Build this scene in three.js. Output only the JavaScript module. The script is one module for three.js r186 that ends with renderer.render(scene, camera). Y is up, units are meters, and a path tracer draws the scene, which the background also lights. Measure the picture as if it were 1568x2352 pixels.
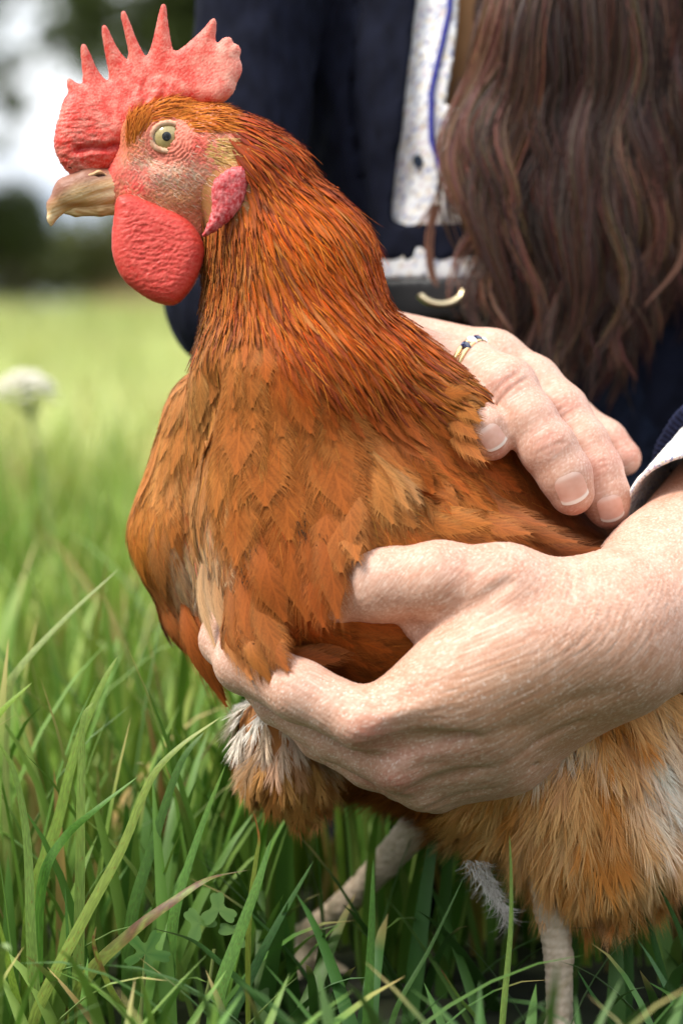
import * as THREE from 'three';
import { createNoise3D } from 'simplex-noise';
import { mergeGeometries } from 'three/addons/utils/BufferGeometryUtils.js';

// ------------------------------------------------------------------ camera, sky, sun, exposure
const scene = new THREE.Scene();
const DIST = 0.70, FOV = 28.54, HOR = 695, CAMH = 0.268;
const S = DIST * Math.tan(FOV * Math.PI / 360) / 1176, DP = DIST / S;
const camera = new THREE.PerspectiveCamera(FOV, 682 / 1024, 0.02, 600);
camera.position.set(0, CAMH, DIST);
camera.rotation.x = -Math.atan((1176 - HOR) / DP);
camera.focus = DIST - 0.004;
camera.userData.fStop = 5.4;
camera.updateMatrixWorld(true);
const renderer = new THREE.WebGLRenderer();
renderer.toneMapping = THREE.LinearToneMapping;
renderer.toneMappingExposure = 1.45;
renderer.shadowMap.enabled = true;

const rng0 = (seed) => { let a = seed >>> 0; return () => { a = (a + 0x6D2B79F5) >>> 0; let t = a; t = Math.imul(t ^ (t >>> 15), t | 1); t ^= t + Math.imul(t ^ (t >>> 7), t | 61); return ((t ^ (t >>> 14)) >>> 0) / 4294967296; }; };
const N3 = createNoise3D(rng0(11));
const fbm = (x, y, z, o = 3) => { let s = 0, a = 0.5; for (let i = 0; i < o; i++) { s += a * N3(x, y, z); x = x * 2.03 + 5; y = y * 2.03 + 9; z = z * 2.03 + 3; a *= 0.5; } return s; };
const clamp = (x, a = 0, b = 1) => x < a ? a : x > b ? b : x;
const lerp = (a, b, t) => a + (b - a) * t;
const sst = (a, b, x) => { const t = clamp((x - a) / (b - a)); return t * t * (3 - 2 * t); };
const lin = (hex) => { const c = new THREE.Color(hex); return [c.r, c.g, c.b]; };
const mix3 = (a, b, t) => [lerp(a[0], b[0], t), lerp(a[1], b[1], t), lerp(a[2], b[2], t)];

{ // bright broken overcast: pale blue behind soft white cloud
  const W = 1024, H = 512, d = new Float32Array(W * H * 4);
  for (let j = 0; j < H; j++) for (let i = 0; i < W; i++) {
    const el = ((j + 0.5) / H - 0.5) * Math.PI, az = ((i + 0.5) / W - 0.5) * 2 * Math.PI;
    const x = Math.cos(az) * Math.cos(el), z = Math.sin(az) * Math.cos(el), y = Math.sin(el);
    const up = Math.max(0, y);
    const c = sst(-0.35, 0.3, fbm(x * 2.2, y * 4.5, z * 2.2, 5) + 0.1);
    const k = 0.66 + 0.82 * up, blue = [0.50 * k, 0.66 * k, 0.92 * k], white = [1.5 * k, 1.53 * k, 1.57 * k];
    let r = mix3(blue, white, c * 0.85 + 0.08);
    if (y < 0) r = mix3(r, [0.25, 0.27, 0.18], sst(0, -0.08, y));
    const o = (j * W + i) * 4; d[o] = r[0]; d[o + 1] = r[1]; d[o + 2] = r[2]; d[o + 3] = 1;
  }
  const t = new THREE.DataTexture(d, W, H, THREE.RGBAFormat, THREE.FloatType);
  t.mapping = THREE.EquirectangularReflectionMapping; t.magFilter = THREE.LinearFilter; t.needsUpdate = true;
  scene.background = t; scene.environment = t;
}
const sun = new THREE.DirectionalLight(new THREE.Color(1, 0.94, 0.85), 3.0);
sun.position.set(-2.3, 3.5, 0.75); sun.target.position.set(0, 0.1, 0);
sun.castShadow = true; sun.shadow.radius = 30; sun.shadow.mapSize.set(2048, 2048);
Object.assign(sun.shadow.camera, { left: -3, right: 3, top: 3, bottom: -3, near: 0.1, far: 40 });
scene.add(sun, sun.target);

// ------------------------------------------------------------------ spaces: M is camera-square, in photograph pixels at the focus distance, true 3-D
const E = camera.matrixWorld.elements;
const toM = (sx, sy, Z) => { const k = (DP - Z) / DP; return [(sx - 784) * k, (1176 - sy) * k, Z]; };
const toS = (p) => { const k = DP / (DP - p[2]); return [784 + p[0] * k, 1176 - p[1] * k]; };
const M2W = (x, y, z) => { x *= S; y *= S; z = z * S - DIST; return [E[0] * x + E[4] * y + E[8] * z + E[12], E[1] * x + E[5] * y + E[9] * z + E[13], E[2] * x + E[6] * y + E[10] * z + E[14]]; };
const W2M = (wx, wy, wz) => { const x = wx - E[12], y = wy - E[13], z = wz - E[14]; return [(E[0] * x + E[1] * y + E[2] * z) / S, (E[4] * x + E[5] * y + E[6] * z) / S, ((E[8] * x + E[9] * y + E[10] * z) + DIST) / S]; };
const at = (sx, sy, Z) => M2W(...toM(sx, sy, Z));
const sub = (a, b) => [a[0] - b[0], a[1] - b[1], a[2] - b[2]], add = (a, b, s = 1) => [a[0] + b[0] * s, a[1] + b[1] * s, a[2] + b[2] * s];
const dot = (a, b) => a[0] * b[0] + a[1] * b[1] + a[2] * b[2], cross = (a, b) => [a[1] * b[2] - a[2] * b[1], a[2] * b[0] - a[0] * b[2], a[0] * b[1] - a[1] * b[0]];
const nrm = (a) => { const l = Math.hypot(a[0], a[1], a[2]) || 1; return [a[0] / l, a[1] / l, a[2] / l]; };

const used = new Map();
const numbered = (n) => { const k = used.get(n) ?? 0; used.set(n, k + 1); return k ? n + '_' + String(k).padStart(3, '0') : n; };
function tag(o, label, category, group, kind) { if (label) o.userData.label = label; if (category) o.userData.category = category; if (group) o.userData.group = group; if (kind) o.userData.kind = kind; return o; }
function thing(name, label, category, pos, group) { const g = new THREE.Group(); g.name = numbered(name); g.position.set(...pos); scene.add(g); return tag(g, label, category, group); }
// geometry given in world coordinates becomes a part of the thing that stands at root.position
function part(name, geo, mat, root, base) {
  const b = base ?? root.position; geo.translate(-b.x, -b.y, -b.z);
  const m = new THREE.Mesh(geo, mat); m.name = name; m.castShadow = m.receiveShadow = true; root.add(m); return m;
}

// ------------------------------------------------------------------ fields and their meshes
const smin = (a, b, k) => { const h = k - Math.abs(a - b); return h > 0 ? Math.min(a, b) - h * h * 0.25 / k : Math.min(a, b); };
// a chain of balls [sx, sy, Z, r(screen px)] joined by tapered capsules
function chain(pts, k = 40) {
  const q = pts.map(([x, y, z, r]) => [...toM(x, y, z), r * (DP - z) / DP]);
  const out = [];
  if (q.length === 1) q.push([q[0][0] + 0.01, q[0][1], q[0][2], q[0][3]]);
  for (let i = 0; i + 1 < q.length; i++) out.push({ a: q[i], b: q[i + 1], k });
  return out;
}
function field(chains, creases = []) {
  const c = chains.flat(), n = c.length, A = new Float64Array(n * 10);
  c.forEach((s, i) => { const bx = s.b[0] - s.a[0], by = s.b[1] - s.a[1], bz = s.b[2] - s.a[2]; A.set([s.a[0], s.a[1], s.a[2], bx, by, bz, 1 / (bx * bx + by * by + bz * bz), s.a[3], s.b[3] - s.a[3], s.k], i * 10); });
  const cr = [];
  for (const { pts, w, d } of creases) { const q = pts.map((p) => toM(...p)); for (let i = 0; i + 1 < q.length; i++) { const b = sub(q[i + 1], q[i]); cr.push([...q[i], ...b, 1 / dot(b, b), w, d, i === 0 ? 1 : 0, i === q.length - 2 ? 1 : 0]); } }
  const groups = []; { let s = 0; for (const { pts } of creases) { groups.push([s, s + pts.length - 1]); s += pts.length - 1; } }
  return (x, y, z) => {
    let d = 1e9;
    for (let i = 0, o = 0; i < n; i++, o += 10) {
      const px = x - A[o], py = y - A[o + 1], pz = z - A[o + 2];
      let h = (px * A[o + 3] + py * A[o + 4] + pz * A[o + 5]) * A[o + 6]; h = h < 0 ? 0 : h > 1 ? 1 : h;
      const ex = px - A[o + 3] * h, ey = py - A[o + 4] * h, ez = pz - A[o + 5] * h;
      const e = Math.sqrt(ex * ex + ey * ey + ez * ez) - A[o + 7] - A[o + 8] * h;
      d = i ? smin(d, e, A[o + 9]) : e;
    }
    if (d < 60 && d > -60) for (const [s, e] of groups) {
      let best = 1e9, g = 0;
      for (let i = s; i < e; i++) {
        const c = cr[i], px = x - c[0], py = y - c[1], pz = z - c[2];
        let h = (px * c[3] + py * c[4] + pz * c[5]) * c[6]; h = h < 0 ? 0 : h > 1 ? 1 : h;
        const q = (px - c[3] * h) ** 2 + (py - c[4] * h) ** 2 + (pz - c[5] * h) ** 2;
        if (q < best) { best = q; g = i; }
      }
      const c = cr[g]; const w2 = c[7] * c[7];
      if (best < 9 * w2) d += c[8] * Math.exp(-best / w2);
    }
    return d;
  };
}
const gradN = (f, x, y, z, e = 2) => nrm([f(x + e, y, z) - f(x - e, y, z), f(x, y + e, z) - f(x, y - e, z), f(x, y, z + e) - f(x, y, z - e)]);
function nets(f, lo, hi, cell, slack = 1.35) {
  const nx = Math.ceil((hi[0] - lo[0]) / cell) + 1, ny = Math.ceil((hi[1] - lo[1]) / cell) + 1, nz = Math.ceil((hi[2] - lo[2]) / cell) + 1, B = 8;
  const v = new Float32Array(nx * ny * nz), sl = nx * ny, active = [];
  for (let bz = 0; bz < nz; bz += B) for (let by = 0; by < ny; by += B) for (let bx = 0; bx < nx; bx += B) {
    const c = f(lo[0] + (bx + B / 2) * cell, lo[1] + (by + B / 2) * cell, lo[2] + (bz + B / 2) * cell);
    const skip = Math.abs(c) > B * 0.5 * 1.733 * cell * slack + cell;
    if (!skip) active.push([bx, by, bz]);
    for (let z = bz; z < Math.min(nz, bz + B); z++) for (let y = by; y < Math.min(ny, by + B); y++) for (let x = bx; x < Math.min(nx, bx + B); x++)
      v[z * sl + y * nx + x] = skip ? c : f(lo[0] + x * cell, lo[1] + y * cell, lo[2] + z * cell);
  }
  const id = new Map(), pos = [], idx = [];
  const O = [0, 1, nx, nx + 1, sl, sl + 1, sl + nx, sl + nx + 1], ED = [[0, 1], [0, 2], [0, 4], [1, 3], [1, 5], [2, 3], [2, 6], [3, 7], [4, 5], [4, 6], [5, 7], [6, 7]];
  const vert = (x, y, z) => {
    const key = z * sl + y * nx + x; let r = id.get(key); if (r !== undefined) return r;
    let sx = 0, sy = 0, sz = 0, n = 0;
    for (const [a, b] of ED) { const va = v[key + O[a]], vb = v[key + O[b]]; if ((va < 0) !== (vb < 0)) { const t = va / (va - vb); sx += (a & 1) + ((b & 1) - (a & 1)) * t; sy += ((a >> 1) & 1) + (((b >> 1) & 1) - ((a >> 1) & 1)) * t; sz += (a >> 2) + ((b >> 2) - (a >> 2)) * t; n++; } }
    if (!n) n = 1;
    r = pos.length / 3; pos.push(lo[0] + (x + sx / n) * cell, lo[1] + (y + sy / n) * cell, lo[2] + (z + sz / n) * cell); id.set(key, r); return r;
  };
  for (const [bx, by, bz] of active) for (let z = Math.max(1, bz); z < Math.min(nz - 1, bz + B); z++) for (let y = Math.max(1, by); y < Math.min(ny - 1, by + B); y++) for (let x = Math.max(1, bx); x < Math.min(nx - 1, bx + B); x++) {
    const k = z * sl + y * nx + x, s = v[k] < 0;
    const quad = (a, b, c, d, flip) => flip ? idx.push(a, c, b, a, d, c) : idx.push(a, b, c, a, c, d);
    if (s !== (v[k + 1] < 0)) quad(vert(x, y - 1, z - 1), vert(x, y, z - 1), vert(x, y, z), vert(x, y - 1, z), !s);
    if (s !== (v[k + nx] < 0)) quad(vert(x - 1, y, z - 1), vert(x - 1, y, z), vert(x, y, z), vert(x, y, z - 1), !s);
    if (s !== (v[k + sl] < 0)) quad(vert(x - 1, y - 1, z), vert(x, y - 1, z), vert(x, y, z), vert(x - 1, y, z), !s);
  }
  return { pos, idx };
}
function normalsOf(pos, idx) {
  const n = new Float32Array(pos.length);
  for (let i = 0; i < idx.length; i += 3) {
    const a = idx[i] * 3, b = idx[i + 1] * 3, c = idx[i + 2] * 3;
    const ux = pos[b] - pos[a], uy = pos[b + 1] - pos[a + 1], uz = pos[b + 2] - pos[a + 2], vx = pos[c] - pos[a], vy = pos[c + 1] - pos[a + 1], vz = pos[c + 2] - pos[a + 2];
    const x = uy * vz - uz * vy, y = uz * vx - ux * vz, z = ux * vy - uy * vx;
    for (const q of [a, b, c]) { n[q] += x; n[q + 1] += y; n[q + 2] += z; }
  }
  for (let i = 0; i < n.length; i += 3) { const l = Math.hypot(n[i], n[i + 1], n[i + 2]) || 1; n[i] /= l; n[i + 1] /= l; n[i + 2] /= l; }
  return n;
}
function box(chains, pad) { const lo = [1e9, 1e9, 1e9], hi = [-1e9, -1e9, -1e9]; for (const s of chains.flat()) for (const p of [s.a, s.b]) for (let i = 0; i < 3; i++) { lo[i] = Math.min(lo[i], p[i] - p[3] - pad); hi[i] = Math.max(hi[i], p[i] + p[3] + pad); } return [lo, hi]; }
// disp(p, n, s) px along the normal; color(p, n, s) linear rgb
function solid({ f, lo, hi, cell, disp, color, smooth = 0, keep }) {
  let { pos, idx } = nets(f, lo, hi, cell);
  for (let it = 0; it < smooth; it++) {
    const acc = new Float64Array(pos.length), cnt = new Uint16Array(pos.length / 3);
    for (let i = 0; i < idx.length; i += 3) for (let e = 0; e < 3; e++) { const a = idx[i + e], b = idx[i + (e + 1) % 3]; cnt[a]++; for (let c = 0; c < 3; c++) acc[a * 3 + c] += pos[b * 3 + c]; }
    for (let i = 0; i < cnt.length; i++) if (cnt[i]) for (let c = 0; c < 3; c++) pos[i * 3 + c] = lerp(pos[i * 3 + c], acc[i * 3 + c] / cnt[i], 0.5);
  }
  let n = normalsOf(pos, idx);
  const base = pos.slice(), n0 = n;
  if (disp) { for (let i = 0; i < pos.length; i += 3) { const p = [base[i], base[i + 1], base[i + 2]], d = disp(p, [n0[i], n0[i + 1], n0[i + 2]], toS(p)); pos[i] += n0[i] * d; pos[i + 1] += n0[i + 1] * d; pos[i + 2] += n0[i + 2] * d; } n = normalsOf(pos, idx); }
  const nv = pos.length / 3, P = new Float32Array(nv * 3), C = new Float32Array(nv * 3), Nn = new Float32Array(nv * 3);
  for (let i = 0; i < nv; i++) {
    const p = [pos[i * 3], pos[i * 3 + 1], pos[i * 3 + 2]], b = [base[i * 3], base[i * 3 + 1], base[i * 3 + 2]], m = [n[i * 3], n[i * 3 + 1], n[i * 3 + 2]];
    P.set(M2W(...p), i * 3); C.set(color ? color(b, m, toS(b)) : [1, 1, 1], i * 3);
    for (let c = 0; c < 3; c++) Nn[i * 3 + c] = E[c] * m[0] + E[4 + c] * m[1] + E[8 + c] * m[2];
  }
  const g = new THREE.BufferGeometry();
  g.setAttribute('position', new THREE.BufferAttribute(P, 3)); g.setAttribute('normal', new THREE.BufferAttribute(Nn, 3)); g.setAttribute('color', new THREE.BufferAttribute(C, 3));
  g.setIndex(new THREE.BufferAttribute(new Uint32Array(idx), 1));
  g.userData = { pos: base, idx, n: n0 };
  return g;
}
// outline (screen px at depth zc) -> signed distance, negative inside
function outline(pts, zc, pad = 40, step = 2) {
  const curve = new THREE.CatmullRomCurve3(pts.map(([x, y]) => new THREE.Vector3(...toM(x, y, zc))), true, 'centripetal');
  const q = curve.getPoints(pts.length * 4), n = q.length - 1;
  let x0 = 1e9, y0 = 1e9, x1 = -1e9, y1 = -1e9; for (const p of q) { x0 = Math.min(x0, p.x); x1 = Math.max(x1, p.x); y0 = Math.min(y0, p.y); y1 = Math.max(y1, p.y); }
  x0 -= pad; y0 -= pad; x1 += pad; y1 += pad;
  const w = Math.ceil((x1 - x0) / step) + 2, h = Math.ceil((y1 - y0) / step) + 2, g = new Float32Array(w * h);
  for (let j = 0; j < h; j++) for (let i = 0; i < w; i++) {
    const x = x0 + i * step, y = y0 + j * step; let d = 1e9, ins = false;
    for (let k = 0; k < n; k++) {
      const a = q[k], b = q[k + 1], bx = b.x - a.x, by = b.y - a.y; const t = clamp(((x - a.x) * bx + (y - a.y) * by) / (bx * bx + by * by + 1e-9));
      d = Math.min(d, (x - a.x - bx * t) ** 2 + (y - a.y - by * t) ** 2);
      if ((a.y > y) !== (b.y > y) && x < (b.x - a.x) * (y - a.y) / (b.y - a.y) + a.x) ins = !ins;
    }
    g[j * w + i] = ins ? -Math.sqrt(d) : Math.sqrt(d);
  }
  const F = (x, y) => { const u = clamp((x - x0) / step, 0, w - 1.001), v = clamp((y - y0) / step, 0, h - 1.001), i = u | 0, j = v | 0, a = u - i, b = v - j, o = j * w + i; return (g[o] * (1 - a) + g[o + 1] * a) * (1 - b) + (g[o + w] * (1 - a) + g[o + w + 1] * a) * b; };
  return { F, lo: [x0, y0], hi: [x1, y1] };
}
function leafy(o, zf, T0, Ed, cell, disp, color, zpad = 60) {
  const Tf = typeof T0 === 'function' ? T0 : () => T0, T = typeof T0 === 'function' ? 50 : T0;   // a fleshy sheet: outline o, mid depth zf(x,y), half thickness T reached Ed px from the rim
  const f = (x, y, z) => { const d = o.F(x, y), dz = Math.abs(z - zf(x, y)); if (d > 0) return Math.hypot(d, dz) * 0.8 + 0.01; const s = -d, t = Tf(x, y) * Math.sqrt(1 - (1 - Math.min(1, s / Ed)) ** 2); return (dz - t) * 0.8; };
  const zm = zf((o.lo[0] + o.hi[0]) / 2, (o.lo[1] + o.hi[1]) / 2);
  return solid({ f, lo: [...o.lo, zm - T - zpad], hi: [...o.hi, zm + T + zpad], cell, disp, color, smooth: 1 });
}
// collects loose faces in M space
class Soup {
  constructor() { this.p = []; this.n = []; this.c = []; this.u = []; this.i = []; }
  v(p, n, c, u = 0, w = 0) { this.p.push(...M2W(...p)); const m = n; for (let k = 0; k < 3; k++) this.n.push(E[k] * m[0] + E[4 + k] * m[1] + E[8 + k] * m[2]); this.c.push(c[0], c[1], c[2]); this.u.push(u, w); return this.p.length / 3 - 1; }
  t(a, b, c) { // wound so that the face agrees with its normals
    const p = this.p, n = this.n, ux = p[b * 3] - p[a * 3], uy = p[b * 3 + 1] - p[a * 3 + 1], uz = p[b * 3 + 2] - p[a * 3 + 2], vx = p[c * 3] - p[a * 3], vy = p[c * 3 + 1] - p[a * 3 + 1], vz = p[c * 3 + 2] - p[a * 3 + 2];
    const k = (uy * vz - uz * vy) * (n[a * 3] + n[b * 3] + n[c * 3]) + (uz * vx - ux * vz) * (n[a * 3 + 1] + n[b * 3 + 1] + n[c * 3 + 1]) + (ux * vy - uy * vx) * (n[a * 3 + 2] + n[b * 3 + 2] + n[c * 3 + 2]);
    k < 0 ? this.i.push(a, c, b) : this.i.push(a, b, c);
  }
  geo() { const g = new THREE.BufferGeometry(); g.setAttribute('position', new THREE.Float32BufferAttribute(this.p, 3)); g.setAttribute('normal', new THREE.Float32BufferAttribute(this.n, 3)); g.setAttribute('color', new THREE.Float32BufferAttribute(this.c, 3)); g.setAttribute('uv', new THREE.Float32BufferAttribute(this.u, 2)); g.setIndex(this.i); return g; }
}
const std = (o) => new THREE.MeshPhysicalMaterial({ vertexColors: true, roughness: 0.6, side: THREE.DoubleSide, ...o });
const MAT = {};

// ------------------------------------------------------------------ the hen
const hen = thing('hen', 'rust brown hen with red comb held between two hands above the grass', 'hen', at(900, 2250, -250));
const henBodyCh = [
  ...chain([[520, 385, -100, 122], [578, 444, -105, 130], [668, 622, -110, 182], [690, 850, -110, 238]], 50),
  ...chain([[690, 950, -110, 244], [675, 1180, -95, 240], [655, 1320, 5, 150]], 60),
  ...chain([[640, 1370, 30, 120], [590, 1470, 85, 62], [612, 1530, 108, 22]], 40),
  ...chain([[880, 890, -110, 150], [1050, 965, -95, 92]], 50),
  ...chain([[520, 980, -230, 140], [480, 1230, -265, 172], [500, 1390, -280, 122]], 26),
  ...chain([[810, 1250, -190, 330], [1270, 1600, -350, 330]], 60),
  ...chain([[760, 930, -150, 200], [1110, 1150, -250, 160]], 60),
  ...chain([[1330, 1760, -190, 190], [1370, 1860, -190, 178]], 50),
  ...chain([[615, 1670, -170, 66], [640, 1745, -180, 78], [690, 1790, -200, 66]], 40),
  ...chain([[800, 1620, -360, 170], [1000, 1660, -380, 170]], 60),
  ...chain([[1080, 1150, -240, 150], [1345, 1290, -300, 112]], 60),
];
const henF = field(henBodyCh, [{ pts: [[492, 900, 40], [462, 1000, 0], [440, 1110, -60], [434, 1240, -80], [448, 1340, -70], [470, 1420, -60]], w: 46, d: 46 }, { pts: [[885, 985, 110], [930, 1050, 90], [975, 1130, 60], [990, 1210, 40]], w: 24, d: 44 }]);
const headCh = [
  ...chain([[385, 330, -95, 92], [480, 360, -95, 112], [540, 400, -100, 128]], 40),
  ...chain([[335, 375, -95, 74], [275, 425, -95, 44]], 30),
  ...chain([[350, 440, -92, 70], [430, 445, -92, 84]], 30),
  ...chain([[300, 462, -95, 34], [380, 490, -95, 50], [450, 520, -95, 50]], 30),
  ...chain([[330, 300, -60, 46], [400, 268, -58, 34], [470, 290, -52, 30]], 30),
  ...chain([[430, 400, -28, 24], [370, 400, -32, 22]], 30),
];
const eyeC = toM(390, 322, -42), eyeR = 50;
const headF0 = field(headCh, [
  { pts: [[285, 300, -30], [280, 345, -40], [262, 380, -50]], w: 9, d: 6 },
]);
const headF = (x, y, z) => { let d = headF0(x, y, z); const e = Math.hypot(x - eyeC[0], y - eyeC[1], z - eyeC[2]); const s = -(e - eyeR - 1.5); return d > s ? d : d < s - 14 ? Math.max(d, s) : s; };
// facial skin colours: red bare skin, cream short-feathered cheek
const cRed = lin('#d2453f'), cRed2 = lin('#b92b2c'), cPink = lin('#de7a64'), cCream = lin('#efd2b4'), cBuff = lin('#cc8c62'), cOrange = lin('#b9611f'), cRust = lin('#a84c16'), cWhite = lin('#e9ddcb');
const blob = (s, x, y, rx, ry = rx) => Math.exp(-(((s[0] - x) / rx) ** 2 + ((s[1] - y) / ry) ** 2));
function faceColor(p, n, s) {
  const k = fbm(p[0] / 14, p[1] / 14, p[2] / 14, 3), f = N3(p[0] / 5, p[1] / 5, p[2] / 5);
  let c = cBuff;
  c = mix3(c, cCream, clamp(blob(s, 350, 395, 62, 30) * 1.7 + blob(s, 430, 405, 55, 40) * 1.2 + k * 0.4));
  c = mix3(c, cPink, clamp(0.5 + 0.9 * k)); c = mix3(c, cRed, clamp(blob(s, 318, 434, 34, 16) * (1.0 + 1.6 * k) + blob(s, 450, 335, 34, 40) * 0.8 + blob(s, 310, 400, 50, 20) * 0.7 + f * 0.15));
  c = mix3(c, cBuff, clamp(blob(s, 420, 450, 60, 45) * (0.7 + k)));
  c = mix3(c, cOrange, clamp(blob(s, 395, 258, 90, 26) + blob(s, 300, 300, 16, 40)));
  c = mix3(c, cRed, clamp(blob(s, 230, 380, 45, 60) * 1.2));
  c = mix3(c, cPink, clamp((1 - sst(48, 62, Math.hypot(s[0] - 388, s[1] - 322))) * 0.9));
  const g = 1 + 0.22 * f + 0.2 * k; return [c[0] * g, c[1] * g, c[2] * g];
}
MAT.bare = std({ roughness: 0.55, specularIntensity: 0.6 });
MAT.down = std({ roughness: 0.85, specularIntensity: 0.25 });
{
  const [hlo, hhi] = box(headCh, 12);
  const head = solid({ f: headF, lo: hlo, hi: hhi, cell: 3.2, color: faceColor, smooth: 1, disp: (p, n, s) => 1.6 * N3(p[0] / 7, p[1] / 7, p[2] / 7) + 1.2 * Math.sin(Math.hypot(s[0] - 388, s[1] - 322) * 0.75 + N3(p[0] / 20, p[1] / 20, 3) * 2) * (1 - sst(55, 80, Math.hypot(s[0] - 388, s[1] - 322))) });
  const [lo, hi] = box(henBodyCh, 20);
  globalThis.__hb = solid({ f: henF, lo, hi, cell: 9, smooth: 1, color: (p) => { const s = toS(p), c = s[1] > 1560 ? lin('#b87a40') : s[0] < 575 && s[1] < 560 ? lin('#bd8650') : lin('#8c4418'), k = 1 + 0.25 * fbm(p[0] / 40, p[1] / 40, p[2] / 40); return c.map((x) => x * k); } });
  const legs = [];
  // scaly shanks and toes
  const leg = (pts, toes) => {
    const ch = [...chain(pts, 14), ...toes.flatMap((t) => chain(t, 12))], [a, b] = box(ch, 10);
    return solid({ f: field(ch), lo: a, hi: b, cell: 5, smooth: 1, disp: (p) => 3.6 * Math.pow(Math.abs(Math.sin(p[1] / 7.5 + N3(p[0] / 15, p[1] / 15, p[2] / 15) * 1.1)), 0.5) + 1 * N3(p[0] / 12, p[1] / 12, p[2] / 12), color: (p) => { const k = 0.5 + 0.5 * fbm(p[0] / 20, p[1] / 20, p[2] / 20); return mix3(lin('#b39a80'), lin('#d9c6b2'), k); } });
  };
  legs.push(leg([[985, 1870, -470, 42], [880, 1985, -560, 31], [790, 2080, -680, 28], [690, 2165, -800, 32]], [[[690, 2165, -800, 34], [640, 2195, -760, 27], [600, 2225, -720, 18]], [[690, 2165, -800, 34], [690, 2215, -730, 25], [680, 2250, -690, 16]], [[690, 2165, -800, 32], [740, 2215, -760, 24], [790, 2240, -740, 15]]]));
  legs.push(leg([[1260, 1990, -190, 56], [1268, 2090, -190, 38], [1282, 2200, -190, 29], [1285, 2370, -190, 28]], [[[1285, 2370, -190, 30], [1200, 2410, -120, 22], [1140, 2430, -80, 12]], [[1285, 2370, -190, 30], [1270, 2420, -90, 22], [1250, 2440, -30, 12]], [[1285, 2370, -190, 30], [1350, 2410, -130, 22], [1400, 2425, -90, 12]]]));
  const g = mergeGeometries([head, globalThis.__hb, ...legs].map((x) => { const y = x.clone(); y.userData = {}; return y; }));
  globalThis.__hd = head;
  part('body', g, MAT.bare, hen);
}
// comb
const combPts = [[165, 402], [142, 378], [128, 342], [128, 310], [137, 270], [147, 232], [158, 213], [155, 196], [157, 182], [164, 182], [175, 190], [188, 193], [190, 180], [188, 150], [186, 115], [189, 101], [196, 101], [203, 112], [211, 130], [222, 155], [236, 175], [247, 183], [249, 170], [244, 140], [237, 100], [233, 72], [235, 57], [242, 56], [249, 66], [256, 82], [268, 105], [282, 125], [291, 134], [294, 120], [289, 90], [282, 60], [277, 36], [279, 24], [286, 23], [292, 34], [301, 56], [312, 85], [325, 112], [335, 127], [341, 120], [350, 95], [358, 60], [365, 30], [371, 12], [377, 8], [382, 14], [384, 32], [388, 62], [393, 92], [399, 115], [405, 118], [420, 110], [445, 90], [470, 68], [486, 50], [494, 47], [498, 54], [498, 75], [497, 98], [502, 104], [512, 95], [524, 91], [534, 95], [538, 105], [549, 110], [555, 122], [552, 138], [557, 155], [556, 175], [546, 195], [540, 215], [526, 232], [500, 245], [430, 240], [370, 258], [320, 300], [292, 345], [270, 385], [230, 402], [195, 410]];
const combO = outline(combPts, -95);
const foldC = [[185, 352], [215, 345], [250, 347], [268, 340]].map(([x, y]) => toM(x, y, -95));
const segD = (p, q) => { let b = 1e9; for (let i = 0; i + 1 < q.length; i++) { const dx = q[i + 1][0] - q[i][0], dy = q[i + 1][1] - q[i][1], t = clamp(((p[0] - q[i][0]) * dx + (p[1] - q[i][1]) * dy) / (dx * dx + dy * dy)); b = Math.min(b, Math.hypot(p[0] - q[i][0] - dx * t, p[1] - q[i][1] - dy * t)); } return b; };
const warty = (p, sc) => { const a = N3(p[0] / sc, p[1] / sc, p[2] / sc), b = N3(p[0] / sc * 2.1 + 7, p[1] / sc * 2.1, p[2] / sc * 2.1); return a * 0.7 + b * 0.5; };
MAT.comb = std({ roughness: 0.5, specularIntensity: 0.7, sheen: 0.25, sheenRoughness: 0.5, sheenColor: new THREE.Color(1, 0.8, 0.75) });
part('comb', leafy(combO, (x, y) => { const s = [784 + x * DP / (DP + 95), 1176 - y * DP / (DP + 95)]; return -95 + 26 * sst(430, 560, s[0]) + 10 * Math.sin(s[0] / 60); }, (x, y) => 15 + 31 * sst(140, 330, 1176 - y * DP / (DP + 95)), 50, 2.6,
  (p, n, s) => { const lowF = sst(300, 200, s[0]) * sst(200, 300, s[1]); return 0.75 * warty(p, 6) + 3 * lowF * fbm(p[0] / 34, p[1] / 12, 1, 2) - 13 * Math.exp(-((segD(p, foldC) / 8) ** 2)) * (n[2] > 0 ? 1 : 0.3) + 3 * Math.sin(s[0] / 6 + s[1] / 18 + N3(s[0] / 40, s[1] / 40, 2) * 2) * blob(s, 350, 220, 45, 40); },
  (p, n, s) => { const w = warty(p, 6), k = fbm(p[0] / 40, p[1] / 40, 5, 3); let c = mix3(lin('#cf3424'), lin('#eaab94'), clamp(0.2 + 0.34 * w + 0.4 * k + 0.4 * sst(430, 540, s[0]))); c = mix3(c, lin('#b3272a'), clamp(0.7 * Math.exp(-((segD(p, foldC) / 12) ** 2)))); return c; }), MAT.comb, hen);
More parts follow.
